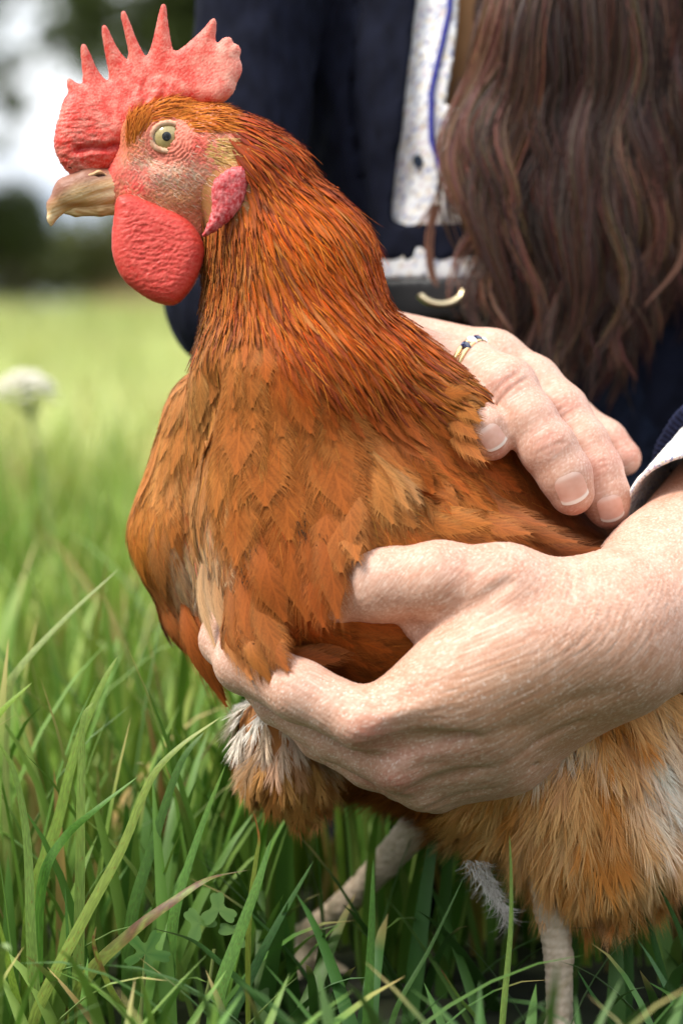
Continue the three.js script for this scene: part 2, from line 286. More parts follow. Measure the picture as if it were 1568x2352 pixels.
// wattle nearer the lens, and its twin on the far side
const wat = [[272, 452], [262, 500], [258, 560], [264, 600], [284, 642], [330, 680], [368, 697], [402, 698], [432, 672], [456, 632], [469, 590], [466, 556], [446, 520], [410, 490], [350, 464], [305, 448]];
const wrinkle = (p) => { const y = p[1] + 10 * N3(p[0] / 60, p[1] / 60, 4) + (p[0] + 420) ** 2 * 0.0008, r = 0.6 * Math.sin(y / 2.5 + N3(p[0] / 22, p[1] / 14, 1) * 2.2) + 0.6 * N3(p[0] / 10, p[1] / 5, 7); return r; };
for (const z of [-38, -170]) {
  const o = outline(wat, z);
  const zf = (x, y) => z + (z > -100 ? 1 : -1) * 14 * Math.sin(clamp((-y - 0 + 700) / 250) * 2);
  part('wattle', leafy(o, zf, 30, 46, 2.8, (p, n, s) => { const fade = 0.25 + 0.75 * sst(0, 60, -o.F(p[0], p[1])); return (1.15 * wrinkle(p) + 1.3 * warty(p, 18)) * fade; },
    (p, n, s) => { const w = wrinkle(p) * 0.25 + 0.5 * warty(p, 7); return mix3(lin('#c02118'), lin('#e0705e'), clamp(0.3 + 0.45 * w)); }), MAT.comb, hen);
}
{ const o = outline([[505, 402], [535, 382], [560, 384], [568, 408], [564, 446], [545, 486], [510, 520], [480, 540], [466, 544], [470, 528], [482, 500], [488, 470], [486, 440], [492, 415]], 52);
  part('ear_lobe', leafy(o, (x, y) => 50 - 0.12 * (x + 270), 17, 26, 2.6, (p, n, s) => 3 * Math.sin((p[0] * 0.35 + p[1] * 0.12) + 3 * N3(p[0] / 18, p[1] / 30, 2)) * 0.35 + 0.3 * warty(p, 9), (p, n, s) => mix3(lin('#b8262a'), lin('#e2908c'), clamp(0.3 + 0.5 * warty(p, 8) + 0.25 * N3(p[0] / 20, p[1] / 20, 1)))), MAT.comb, hen); }
// beak
MAT.horn = std({ roughness: 0.48, specularIntensity: 0.6 });
{
  const up = chain([[262, 432, -95, 44], [205, 430, -95, 45], [160, 444, -95, 36], [130, 474, -95, 20], [119, 502, -95, 8], [118, 518, -95, 2.5]], 14);
  const [lo, hi] = box(up, 8);
  const gape = [{ pts: [[150, 470, -55], [185, 462, -52], [225, 446, -52], [268, 437, -52], [292, 436, -56]], w: 6, d: 5 }];
  const fu = field([...up, ...chain([[300, 432, -88, 20], [240, 432, -88, 34]], 12)], gape);
  const hornC = (p, n, s) => { const st = fbm(s[0] / 60 + s[1] / 40, (s[1] + (s[0] - 120) * 0.35) / 7, 2, 3); let c = mix3(lin('#e4ae68'), lin('#fbe2b6'), clamp(0.45 + 0.9 * st)); c = mix3(c, lin('#8f5c4a'), clamp(sst(458, 410, s[1] + (s[0] > 170 ? (s[0] - 170) * 0.2 : (170 - s[0]) * -0.75)) * 0.95)); c = mix3(c, lin('#a06a36'), clamp(0.8 * blob(s, 165, 470, 50, 9))); return c; };
  part('beak', solid({ f: fu, lo, hi: [hi[0] + 40, hi[1], hi[2]], cell: 2.5, smooth: 1, color: hornC, disp: (p) => 0.5 * N3(p[0] / 12, p[1] / 4, p[2] / 8) }), MAT.horn, hen);
  const lw = chain([[290, 470, -95, 22], [230, 480, -95, 16], [175, 486, -95, 11], [150, 487, -95, 5]], 8), [l2, h2] = box(lw, 6);
  part('lower_beak', solid({ f: field(lw), lo: l2, hi: h2, cell: 2.5, smooth: 1, color: (p, n, s) => mix3(lin('#b98a52'), lin('#e2c48e'), clamp(0.5 + N3(s[0] / 30, s[1] / 5, 1))) }), MAT.horn, hen);
  const ny = chain([[190, 418, -60, 5], [208, 408, -58, 8], [228, 401, -56, 9], [242, 404, -58, 6]], 8), [l3, h3] = box(ny, 6);
  part('nostril', solid({ f: field(ny, [{ pts: [[206, 412, -48], [224, 404, -46], [238, 402, -48]], w: 5, d: 14 }]), lo: l3, hi: h3, cell: 2, smooth: 1, color: (p, n, s) => mix3(lin('#cfa274'), lin('#4a281a'), clamp(1.4 * Math.exp(-((segD(p, [toM(206, 412, -50), toM(224, 404, -48), toM(238, 402, -48)]) / 4.5) ** 2)))) }), MAT.horn, hen);
}
// eye: ball, iris, pupil, wet lid
{
  const cap = (R, half, col, name, mat, parent, dz = 0) => {
    const s = new Soup(), ax = nrm([-0.06, 0.0, 1]), ux = nrm(cross([0, 1, 0], ax)), uy = cross(ax, ux), nr = 14, na = 48;
    for (let i = 0; i <= nr; i++) for (let j = 0; j <= na; j++) { const t = half * i / nr, a = j / na * 2 * Math.PI, d = add(add([ax[0] * Math.cos(t), ax[1] * Math.cos(t), ax[2] * Math.cos(t)], ux, Math.sin(t) * Math.cos(a)), uy, Math.sin(t) * Math.sin(a)); s.v(add(eyeC, d, R + dz), d, col(i / nr, a)); }
    for (let i = 0; i < nr; i++) for (let j = 0; j < na; j++) { const a = i * (na + 1) + j; s.t(a, a + na + 1, a + 1); s.t(a + 1, a + na + 1, a + na + 2); }
    return part(name, s.geo(), mat, parent, hen.position);
  };
  MAT.wet = std({ roughness: 0.25, specularIntensity: 0.4, clearcoat: 0.9, clearcoatRoughness: 0.03 });
  const ball = cap(eyeR - 2, 1.4, () => lin('#a89684'), 'eye', MAT.wet, hen);
  cap(eyeR - 1.4, 0.68, (t, a) => { const k = 0.5 + 0.5 * N3(Math.cos(a) * 6, Math.sin(a) * 6, t * 2); let c = mix3(lin('#8c7840'), lin('#bda872'), clamp(0.35 + 0.5 * k - 0.3 * Math.abs(t - 0.6))); return mix3(c, lin('#3c3524'), sst(0.88, 0.98, t)); }, 'iris', MAT.wet, ball);
  cap(eyeR - 0.6, 0.215, () => [0.004, 0.004, 0.005], 'pupil', MAT.wet, ball);
  // lid ring
  const s = new Soup(), na = 72, nb = 14;
  for (let i = 0; i <= na; i++) { const a = i / na * 2 * Math.PI, rx = 39 + 2 * Math.sin(a * 2 + 1), ry = 33, cx = eyeC[0] + Math.cos(a) * rx, cy = eyeC[1] + Math.sin(a) * ry, cz = eyeC[2] + Math.sqrt(Math.max(0, eyeR * eyeR - (rx * Math.cos(a)) ** 2 - (ry * Math.sin(a)) ** 2)) + 0;
    for (let j = 0; j <= nb; j++) { const b = j / nb * 2 * Math.PI, r = 7.5 + 0.7 * Math.sin(a * 23) + 0.8 * N3(Math.cos(a) * 5, Math.sin(a) * 5, 1), n = [Math.cos(a) * Math.cos(b), Math.sin(a) * Math.cos(b), Math.sin(b)]; s.v(add([cx, cy, cz], n, r), n, mix3(lin('#dfb894'), lin('#c47a5c'), clamp(0.3 + 0.5 * N3(Math.cos(a) * 3, Math.sin(a) * 3, 2 + Math.cos(b)) + 0.35 * Math.cos(b)))); } }
  for (let i = 0; i < na; i++) for (let j = 0; j < nb; j++) { const a = i * (nb + 1) + j; s.t(a, a + nb + 1, a + 1); s.t(a + 1, a + nb + 1, a + nb + 2); }
  part('eyelid', s.geo(), MAT.bare, ball, hen.position);
}

// plumage: how feathers lie over the body, given at places of the photograph: [x, y, dx, dy, length, width, colour]
const FL = [
  [440, 225, 1, 0.08, 50, 10, '#ad4f18'], [330, 270, 0.7, -0.7, 34, 8, '#a8551c'], [600, 275, 0.8, 0.45, 80, 16, '#a54612'], [690, 340, 0.72, 0.68, 110, 19, '#bc5616'],
  [780, 430, 0.62, 0.78, 130, 21, '#c45c16'], [860, 570, 0.42, 0.9, 140, 22, '#ca6018'], [920, 710, 0.55, 0.83, 140, 22, '#cc641c'],
  [600, 380, 0.6, 0.8, 80, 15, '#a94c16'], [560, 480, 0.2, 0.97, 75, 14, '#a85420'], [650, 500, 0.5, 0.87, 115, 19, '#cc661c'], [740, 560, 0.55, 0.83, 130, 21, '#cf6a1e'],
  [500, 600, 0.08, 1, 85, 18, '#b06a32'], [480, 740, -0.08, 1, 90, 24, '#b4713a'], [570, 680, 0.28, 0.96, 110, 20, '#b86426'], [650, 700, 0.45, 0.9, 130, 22, '#b45a1e'],
  [750, 720, 0.62, 0.78, 140, 22, '#cc641a'], [850, 800, 0.72, 0.7, 145, 24, '#c46020'], [680, 830, 0.5, 0.87, 130, 28, '#b05620'], [780, 890, 0.55, 0.83, 140, 30, '#a85420'],
  [960, 860, 0.85, 0.5, 140, 28, '#ab5a20'], [1040, 900, 0.8, 0.45, 110, 26, '#a86a30'], [900, 950, 0.7, 0.72, 140, 32, '#a45424'],
  [560, 850, 0.02, 1, 120, 56, '#a9672f'], [460, 900, -0.2, 0.98, 120, 44, '#b67e44'], [620, 960, 0.05, 1, 190, 104, '#a8672f'], [720, 1010, 0.22, 0.97, 210, 118, '#a5622c'],
  [820, 1040, 0.28, 0.95, 200, 112, '#a9662e'], [900, 1110, 0.38, 0.92, 180, 92, '#ae743a'], [940, 1040, 0.5, 0.86, 170, 80, '#a35c28'], [520, 1080, -0.08, 1, 180, 70, '#a9682f'], [600, 1180, 0.12, 0.98, 200, 100, '#a35d28'],
  [700, 1200, 0.2, 0.97, 200, 106, '#a05826'], [800, 1190, 0.3, 0.95, 180, 96, '#a2602b'], [640, 1330, 0.22, 0.97, 190, 96, '#9a5222'], [720, 1340, 0.2, 0.97, 150, 80, '#9c4f1e'], [560, 1400, 0.4, 0.92, 180, 74, '#9e5c28'], [600, 1500, 0.45, 0.9, 160, 60, '#a0602c'],
  [440, 1150, -0.02, 1, 150, 40, '#c39058'], [455, 1330, 0.3, 0.95, 120, 30, '#d2b383'], [370, 1000, -0.38, 0.92, 150, 48, '#bc8041'], [330, 1180, -0.1, 0.99, 165, 54, '#b4702f'], [390, 1180, 0.02, 1, 160, 52, '#b9752f'],
  [330, 1340, 0.2, 0.98, 160, 58, '#a55c22'], [400, 1430, 0.45, 0.9, 150, 56, '#9a5220'], [480, 1540, 0.5, 0.86, 140, 50, '#96521f'],
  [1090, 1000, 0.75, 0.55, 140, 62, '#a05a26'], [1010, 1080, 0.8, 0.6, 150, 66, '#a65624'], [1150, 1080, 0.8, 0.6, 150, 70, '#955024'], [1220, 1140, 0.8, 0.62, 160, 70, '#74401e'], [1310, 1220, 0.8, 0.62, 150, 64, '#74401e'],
  [1050, 1170, 0.93, 0.3, 160, 60, '#a5682f'], [980, 1160, 0.85, 0.4, 140, 60, '#a3622b'], [1150, 1210, 0.9, 0.35, 150, 60, '#9c5a28'], [850, 1460, 0.9, 0.1, 170, 70, '#9e5a26'], [700, 1520, 0.6, 0.7, 140, 60, '#8a4c20'],
  [1500, 1650, 0.5, 0.85, 130, 60, '#ad6a30'], [900, 1850, 0.3, 0.95, 110, 50, '#7a4420'], [1100, 1850, 0.3, 0.95, 110, 50, '#8a4c22'],
].map((r) => ({ x: r[0], y: r[1], d: nrm([r[2], -r[3], 0]), L: r[4], W: r[5], c: ((c) => { const g = c[0] * 0.3 + c[1] * 0.6 + c[2] * 0.1; return c.map((v) => Math.max(0.006, (g + (v - g) * 1.05) * 1.05)).map((v, i) => v * [0.95, 0.83, 0.9][i]); })(lin(r[6])) }));
function flow(s) {
  let w = 1e-9, d = [0, 0, 0], L = 0, W = 0, c = [0, 0, 0];
  for (const r of FL) { const q = ((s[0] - r.x) ** 2 + (s[1] - r.y) ** 2) / 4200; if (q > 30) continue; const k = Math.exp(-q) + 1e-6 / (1 + q); w += k; d = add(d, r.d, k); L += r.L * k; W += r.W * k; c = add(c, r.c, k); }
  if (w < 1e-7) { d = [0.5, -0.8, 0]; return { d: nrm(d), L: 130, W: 55, c: lin('#96521f') }; }
  return { d: nrm(d), L: L / w, W: W / w, c: c.map((x) => x / w) };
}
const onto = (f, p) => { for (let i = 0; i < 2; i++) { const n = gradN(f, ...p, 3), d = f(...p); p = add(p, n, -d); } return p; };
// barb texture: fine slanted lines with splits, a paler shaft
function barbTex(slope, freq, seed, shaft) {
  const W = 128, H = 512, d = new Uint8Array(W * H * 4), r = rng0(seed), tone = Array.from({ length: 4096 }, () => r());
  for (let j = 0; j < H; j++) for (let i = 0; i < W; i++) {
    const u = (i + 0.5) / W * 2 - 1, a = Math.abs(u), v = j / H, side = u < 0 ? 0 : 1800, w = v - a * slope - 0.06 * a * a + 0.003 * N3(u * 2, v * 7, seed);
    const q = (w + 3) * freq, id = Math.floor(q), fr = q - id;
    let b = 0.84 + 0.09 * tone[(id + side) & 4095] + 0.13 * tone[((id >> 2) * 5 + side) & 4095] - 0.07 * (Math.abs(fr - 0.5) > 0.36 ? 1 : 0);
    const gap = tone[((id >> 2) * 7 + side + 11) & 4095]; if (gap > 0.88 && a > 0.3 + gap * 0.35) b *= 0.8;
    b += 0.06 * N3(u * 9, v * 30, seed + 2);
    b += shaft * Math.exp(-((u / 0.03) ** 2)) * (1 - v * 0.7);
    b += 0.10 * sst(0.75, 1, a);
    const o = (j * W + i) * 4, x = clamp(b) * 255; d[o] = x; d[o + 1] = clamp(b * (1 + 0.05 * a)) * 255; d[o + 2] = clamp(b * (1 + 0.1 * a)) * 255; d[o + 3] = 255;
  }
  const t = new THREE.DataTexture(d, W, H); t.colorSpace = THREE.SRGBColorSpace; t.magFilter = THREE.LinearFilter; t.wrapS = t.wrapT = THREE.ClampToEdgeWrapping; t.needsUpdate = true; return t;
}
const texB = barbTex(0.34, 90, 5, 0.42), texH = barbTex(0.12, 22, 9, 0.2);
MAT.feather = std({ map: texB, bumpMap: texB, bumpScale: 0.00006, roughness: 0.6, specularIntensity: 0.28 });
MAT.hackle = std({ map: texH, bumpMap: texH, bumpScale: 0.00012, roughness: 0.48, specularIntensity: 0.42 });
const R = rng0(77);
const onSurface = (f, p0, dir, L, N, bend = 0) => {
  const rows = []; let p = p0, d = dir;
  for (let i = 0; i <= N; i++) { const n = gradN(f, ...p, 3); d = nrm(add(d, n, -dot(d, n))); rows.push({ p, n, d }); p = onto(f, add(p, d, L / N)); d = nrm(add(add(d, flow(toS(p)).d, 0.16), cross(n, d), bend / N)); }
  return rows;
};
const onCurve = (pts, N, tilt = 0) => { // [sx, sy, Z] along the shaft, facing outward from the breast
  const cv = new THREE.CatmullRomCurve3(pts.map((q) => new THREE.Vector3(...toM(...q)))), rows = [];
  for (let i = 0; i <= N; i++) { const p = cv.getPoint(i / N).toArray(), d = nrm(cv.getTangent(i / N).toArray()), n0 = nrm([tilt, 0.15, 1]), n = nrm(add(n0, d, -dot(n0, d))); rows.push({ p, n, d }); }
  return rows;
};
function feather(out, rows, L, W, col, { lance = false, h0 = 0, lift = 10, arch: ar, free = false } = {}) {
  const N = rows.length - 1;
  const wAt = (t) => lance ? W * 0.5 * Math.pow(Math.sin(Math.PI * (0.1 + 0.9 * Math.pow(t, 0.85))), 0.75) : W * 0.5 * (t < 0.55 ? lerp(free ? 0.04 : 0.45, 1, Math.pow(sst(0, 0.6, t + 0.05), free ? 0.8 : 1)) : Math.sqrt(Math.max(0, 1 - ((t - 0.55) / 0.46) ** 2)));
  const hAt = (t) => h0 + lift * Math.pow(t, 1.1);
  const P = (t, u) => { // u in -1..1 times width
    const x = clamp(t) * N, i = Math.min(N - 1, x | 0), a = x - i, A = rows[i], B = rows[i + 1];
    const q = [0, 1, 2].map((k) => lerp(A.p[k], B.p[k], a)), n = nrm([0, 1, 2].map((k) => lerp(A.n[k], B.n[k], a))), dd = nrm([0, 1, 2].map((k) => lerp(A.d[k], B.d[k], a)));
    const s = cross(n, dd), w = u * wAt(t), arch = ar ?? (lance ? 0.5 : 0.09);
    let pt = add(add(q, s, w), n, hAt(t) - Math.abs(w) * Math.abs(u) * arch);
    if (t > 1) pt = add(pt, dd, (t - 1) * L);
    return { pt, n: nrm(add(n, s, u * arch * 1.5)), dd };
  };
  const vary = lance ? 0.78 + 0.44 * R() : 0.88 + 0.24 * R(), hue = (R() - 0.5) * (lance ? 0.26 : 0.14), c = [col[0] * vary, col[1] * vary * (1 + hue), col[2] * vary * (1 + hue * 1.5)];
  const pale = mix3(c, [c[0] * 1.15 + 0.02, c[1] * 1.35 + 0.02, c[2] * 1.6 + 0.008], lance ? 0.8 : 0.55);
  const sol = lance ? 0.72 : 0.7, us = [-sol, -sol * 0.5, 0, sol * 0.5, sol], id = [];
  for (let i = 0; i <= N; i++) { const t = i / N * (lance ? 0.985 : 0.95), nar = lance ? 1 : 1 - 0.8 * sst(0.6, 1, t); id.push(us.map((u0) => { const u = u0 * nar, { pt, n } = P(t, u); return out.v(pt, n, Math.abs(u) > 0.5 ? mix3(c, pale, 0.3) : c, 0.5 + u * 0.5, t); })); }
  for (let i = 0; i < N; i++) for (let k = 0; k < 4; k++) { out.t(id[i][k], id[i][k + 1], id[i + 1][k]); out.t(id[i][k + 1], id[i + 1][k + 1], id[i + 1][k]); }
  // free barbs along both edges and round the tip, each a fine blade
  const T = lance ? 16 : Math.round(clamp(L / 1.5, 40, 170));
  for (const sd of [-1, 1]) for (let j = 1; j < T; j++) {
    const t0 = (j + R() * 0.8) / T, u0 = sd * sol * (lance ? 0.9 : 0.72 + 0.2 * R()), tb = Math.min(lance ? 0.985 : 0.94, t0 * 0.97), a = P(tb, u0 * (lance ? 1 : 1 - 0.8 * sst(0.6, 1, tb))), hw = (lance ? 2.2 : 1.25) * (0.7 + 0.6 * R()), fw = (lance ? 0.1 : 0.10 + 0.13 * R());
    const t2 = t0 + fw, e = P(Math.min(t2, 0.999), 0), sN = cross(e.n, e.dd), uo = (lance ? 1.0 : 0.9 + 0.28 * R() * R() + 0.04) * (t2 > 0.9 ? 0.45 + 0.55 * R() : 1), w2 = Math.max(wAt(Math.min(t0 + fw * 0.35, 0.99)), W * 0.5 * 0.16) * uo;
    let tip = add(add(e.pt, sN, sd * w2), e.n, -w2 * (ar ?? (lance ? 0.4 : 0.09)) + (R() - 0.35) * 3); if (t2 > 0.999) tip = add(tip, e.dd, (t2 - 0.999) * L * (0.2 + 0.5 * R()));
    const cc = mix3(c, pale, R()), k = 0.85 + 0.3 * R(), c2 = [cc[0] * k, cc[1] * k, cc[2] * k], tu = 0.5 + sd * (0.3 + 0.15 * R()), tv = clamp(t0);
    const i0 = out.v(add(a.pt, a.dd, -hw), a.n, c2, tu, tv), i1 = out.v(add(a.pt, a.dd, hw), a.n, c2, tu, tv), mid = add(add(a.pt.map((q, m) => (q + tip[m]) / 2), a.dd, -L * fw * 0.1), a.n, 1), i2 = out.v(add(mid, a.dd, -hw * 0.8), a.n, c2, tu, tv), i3 = out.v(add(mid, a.dd, hw * 0.8), a.n, c2, tu, tv), i4 = out.v(tip, a.n, c2, tu, tv);
    out.t(i0, i1, i2); out.t(i1, i3, i2); out.t(i2, i3, i4);
  }
}
// hair-like down: ribbons from the skin
function strand(out, p, n, d, L, w, c, curl, rnd, segs = 4) {
  d = nrm(add(d, n, -dot(d, n)));
  const s = nrm(add(cross(n, d), [rnd() - 0.5, rnd() - 0.5, rnd() - 0.5], 0.8)), k1 = (rnd() - 0.5) * curl, k2 = (rnd() - 0.5) * curl; let q = p, dd = nrm(add(d, n, 0.12)), prev = null;
  const nn = nrm(add(n, d, -0.1));
  for (let i = 0; i <= segs; i++) {
    const t = i / segs, ww = w * (1 - t * 0.85) / 2, a = out.v(add(q, s, ww), nn, c), b = out.v(add(q, s, -ww), nn, c);
    if (prev) { out.t(prev[0], a, prev[1]); out.t(prev[1], a, b); } prev = [a, b];
    dd = nrm(add(add(add(dd, s, k1), n, k2 - 0.06), [0, -1, 0], 0.02)); q = add(q, dd, L / segs);
  }
}
// random places on a meshed surface, thinned to a spacing
function scatter(g, want, spacing, accept, rnd) {
  const { pos, idx, n } = g.userData, tri = idx.length / 3, cum = new Float64Array(tri); let A = 0;
  const V = (i) => [pos[i * 3], pos[i * 3 + 1], pos[i * 3 + 2]];
  for (let i = 0; i < tri; i++) { const a = V(idx[i * 3]), u = sub(V(idx[i * 3 + 1]), a), v = sub(V(idx[i * 3 + 2]), a); A += Math.hypot(...cross(u, v)) / 2; cum[i] = A; }
  const cells = new Map(), out = [], C = 40;
  for (let k = 0; k < want; k++) {
    const r = rnd() * A; let lo = 0, hi = tri - 1; while (lo < hi) { const m = (lo + hi) >> 1; cum[m] < r ? lo = m + 1 : hi = m; }
    let a = rnd(), b = rnd(); if (a + b > 1) { a = 1 - a; b = 1 - b; }
    const i0 = idx[lo * 3], i1 = idx[lo * 3 + 1], i2 = idx[lo * 3 + 2], p0 = V(i0), p = add(add(p0, sub(V(i1), p0), a), sub(V(i2), p0), b), nn = [n[i0 * 3], n[i0 * 3 + 1], n[i0 * 3 + 2]], s = toS(p);
    if (!accept(s, nn, p)) continue;
    const sp = spacing(s, nn), kx = Math.floor(p[0] / C), ky = Math.floor(p[1] / C), kz = Math.floor(p[2] / C), q = Math.ceil(sp / C); let ok = true;
    for (let x = -q; x <= q && ok; x++) for (let y = -q; y <= q && ok; y++) for (let z = -q; z <= q && ok; z++) for (const o of cells.get((kx + x) * 73856093 ^ (ky + y) * 19349663 ^ (kz + z) * 83492791) ?? []) if (Math.hypot(o[0] - p[0], o[1] - p[1], o[2] - p[2]) < sp) { ok = false; break; }
    if (!ok) continue;
    const key = kx * 73856093 ^ ky * 19349663 ^ kz * 83492791; if (!cells.has(key)) cells.set(key, []); cells.get(key).push(p);
    out.push({ p, n: nn, s });
  }
  return out;
}
// the bare face ends along this line
const FACE = [[300, 250], [360, 215], [440, 200], [520, 225], [520, 290], [545, 330], [556, 400], [545, 470], [500, 530], [470, 560], [430, 560], [300, 520], [250, 450], [270, 330]];
const inside = (s, q) => { let r = false; for (let i = 0, j = q.length - 1; i < q.length; j = i++) if ((q[i][1] > s[1]) !== (q[j][1] > s[1]) && s[0] < (q[j][0] - q[i][0]) * (s[1] - q[i][1]) / (q[j][1] - q[i][1]) + q[i][0]) r = !r; return r; };
const fluffy = (s) => s[1] > 1560 && (s[0] > 1000 || s[0] < 760);
{
  const big = [], hackles = new Soup(), rest = new Soup();
  const pts = scatter(globalThis.__hb, 60000, (s, n) => { const f = flow(s), side = n[2] < -0.2 ? 1.5 : 1; return (f.W < 33 ? Math.sqrt(f.L * f.W) * 0.25 : Math.sqrt(f.L * f.W) * 0.36) * side; }, (s, n) => !inside(s, FACE) && !(s[0] < 560 && s[1] < 480) && !(Math.hypot(s[0] - 528, s[1] - 455) < 62) && s[1] < 1960 && n[2] > -0.75 && !(fluffy(s) && n[2] > -0.3), R);
  for (const q of pts) {
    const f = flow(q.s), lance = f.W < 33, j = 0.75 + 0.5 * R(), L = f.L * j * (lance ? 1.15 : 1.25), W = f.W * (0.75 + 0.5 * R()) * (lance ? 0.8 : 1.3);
    const wild = lance ? 0.32 : 0.5; let d = nrm([f.d[0] + (R() - 0.5) * wild, f.d[1] + (R() - 0.5) * wild, f.d[2]]);
    const root = onto(henF, add(q.p, d, -L * 0.5));
    const front = q.n[2] > 0 && !lance;
    let col = f.c; if (lance && R() < 0.12) col = mix3(col, lin('#d29a55'), 0.3); if (lance && R() < 0.18) col = mix3(col, lin('#7a2410'), 0.6);
    const o = { lance, h0: 1 + R() * 5, lift: lance ? 8 + R() * 9 : 4 + R() * 5 + (R() < 0.12 ? 10 * R() : 0), bend: (R() - 0.5) * 0.25 };
    const rows = onSurface(henF, root, d, L, lance ? 7 : 10, o.bend);
    if (front && L * W > 6500) big.push([rows, L, W, col, o]); else feather(lance ? hackles : rest, rows, L, W, col, o);
  }
  big.sort((a, b) => b[1] * b[2] - a[1] * a[2]);
  // feathers that hang free: over the thumb, the forefinger, the wing fold, the keel and in the gap of the hand
  const free = [
    [[[650, 1110, 150], [668, 1270, 166], [714, 1444, 172]], 128, '#a55a22'], [[[705, 1100, 150], [730, 1250, 166], [754, 1420, 180]], 116, '#a65e28'], [[[760, 1120, 140], [776, 1240, 176], [784, 1325, 196]], 90, '#a5612a'], [[[600, 1180, 130], [618, 1320, 170], [660, 1440, 165]], 110, '#9c5420'], [[[730, 1090, 150], [752, 1200, 182], [762, 1330, 186]], 92, '#a8622c'], [[[790, 1070, 140], [805, 1170, 172], [806, 1268, 186]], 90, '#aa662f'],
    [[[560, 1250, 110], [575, 1400, 158], [640, 1540, 190]], 96, '#a05a26'], [[[530, 1290, 80], [548, 1430, 140], [610, 1565, 180]], 84, '#a4622c'], [[[585, 1310, 130], [610, 1430, 175], [655, 1530, 205]], 86, '#985220'], [[[505, 1330, 60], [530, 1460, 120], [585, 1575, 185]], 60, '#b07a42'], [[[545, 1390, 120], [580, 1490, 185], [635, 1585, 195]], 56, '#a8682f'], [[[600, 1400, 150], [625, 1480, 190], [668, 1550, 215]], 60, '#944c1c'],
    [[[470, 1230, 20], [478, 1350, 40], [520, 1470, 90]], 34, '#cfae7c'], [[[455, 1250, 0], [462, 1370, 30], [500, 1500, 70]], 30, '#c9a46c'], [[[490, 1280, 50], [500, 1380, 80], [548, 1500, 130]], 40, '#c7a068'],
    [[[860, 985, 130], [900, 1080, 150], [945, 1180, 150]], 56, '#b98f58'], [[[840, 1010, 130], [872, 1110, 156], [905, 1215, 152]], 90, '#a9682f'], [[[880, 1000, 120], [930, 1085, 140], [972, 1165, 136]], 40, '#c4a070'],
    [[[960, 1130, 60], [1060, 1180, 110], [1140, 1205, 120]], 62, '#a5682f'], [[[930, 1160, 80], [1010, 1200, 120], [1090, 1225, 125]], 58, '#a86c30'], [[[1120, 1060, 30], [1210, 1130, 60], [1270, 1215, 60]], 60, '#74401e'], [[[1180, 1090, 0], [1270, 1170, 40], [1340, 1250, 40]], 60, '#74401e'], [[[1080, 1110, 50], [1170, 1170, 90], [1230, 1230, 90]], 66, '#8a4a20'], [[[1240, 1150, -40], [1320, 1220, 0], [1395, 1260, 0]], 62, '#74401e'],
    [[[620, 1440, 60], [720, 1490, 80], [850, 1480, 70]], 80, '#9c5622'], [[[680, 1420, 60], [790, 1450, 80], [910, 1440, 70]], 70, '#a05a24'], [[[640, 1480, 80], [700, 1510, 110], [790, 1515, 90]], 60, '#98521f'],
    [[[1010, 900, -20], [1060, 930, 10], [1108, 975, 20]], 60, '#a8682f'], [[[960, 880, 10], [1030, 900, 20], [1085, 905, 0]], 46, '#a8642c'], [[[990, 920, 0], [1050, 965, 30], [1100, 1015, 30]], 64, '#a25f2c'], [[[1020, 960, 10], [1070, 1010, 40], [1120, 1070, 40]], 60, '#a66a34'], [[[930, 850, 10], [1000, 862, -20], [1080, 866, -50]], 34, '#a0561e'],
    [[[735, 1160, 110], [758, 1290, 188], [776, 1438, 212]], 96, '#a55c26'], [[[700, 1230, 130], [728, 1350, 180], [744, 1452, 190]], 84, '#9e5622'], [[[785, 1120, 120], [806, 1215, 188], [822, 1300, 214]], 80, '#aa662e'],
    [[[400, 1380, -130], [440, 1470, -120], [530, 1640, -150]], 60, '#8f4a1c'], [[[430, 1400, -110], [470, 1500, -120], [525, 1620, -150]], 50, '#a1622f'],
  ];
  const hero = free.map(([pts, W, c]) => { const L = Math.hypot(pts[2][0] - pts[0][0], pts[2][1] - pts[0][1]), r0 = onto(henF, toM(...pts[0])), g0 = gradN(henF, ...r0, 3), r1 = add(r0, g0, -16); let m1 = toM(...pts[1]); const dm = henF(...m1); if (dm > 9 && (pts[1][1] < 1235 || pts[1][0] > 800)) m1 = add(m1, gradN(henF, ...m1, 3), 9 - dm); pts = [[...toS(r1), r1[2]], [...toS(m1), m1[2]], pts[2]]; return [onCurve(pts, 10, (R() - 0.5) * 0.5), L, W, mix3(lin(c), flow(pts[1]).c, 0.75), { h0: R() * 3, lift: 3 + R() * 4, arch: 0.2, free: true }]; });
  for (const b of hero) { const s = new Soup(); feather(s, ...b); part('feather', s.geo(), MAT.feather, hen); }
  big.forEach((b, i) => { if (i < 300 - hero.length) { const s = new Soup(); feather(s, ...b); part('feather', s.geo(), MAT.feather, hen); } else feather(rest, ...b); });
  const wisp = new Soup();
  for (const q of scatter(globalThis.__hb, 120000, (s) => flow(s).W < 33 ? 10 : 12.5, (s, n) => n[2] > -0.35 && !inside(s, FACE) && !(s[0] < 560 && s[1] < 480) && s[1] < 1560 && !(Math.hypot(s[0] - 528, s[1] - 455) < 66), R)) {
    const f = flow(q.s), lance = f.W < 33, k = R(); let c = f.c.map((x) => x * (0.75 + 0.6 * R())); if (k < 0.3) c = mix3(c, lin('#dc9440'), 0.4); else if (k < 0.45) c = mix3(c, lin('#5a2410'), 0.5);
    const a = (R() - 0.5) * (lance ? 0.45 : 0.9), d = [f.d[0] * Math.cos(a) - f.d[1] * Math.sin(a), f.d[0] * Math.sin(a) + f.d[1] * Math.cos(a), 0];
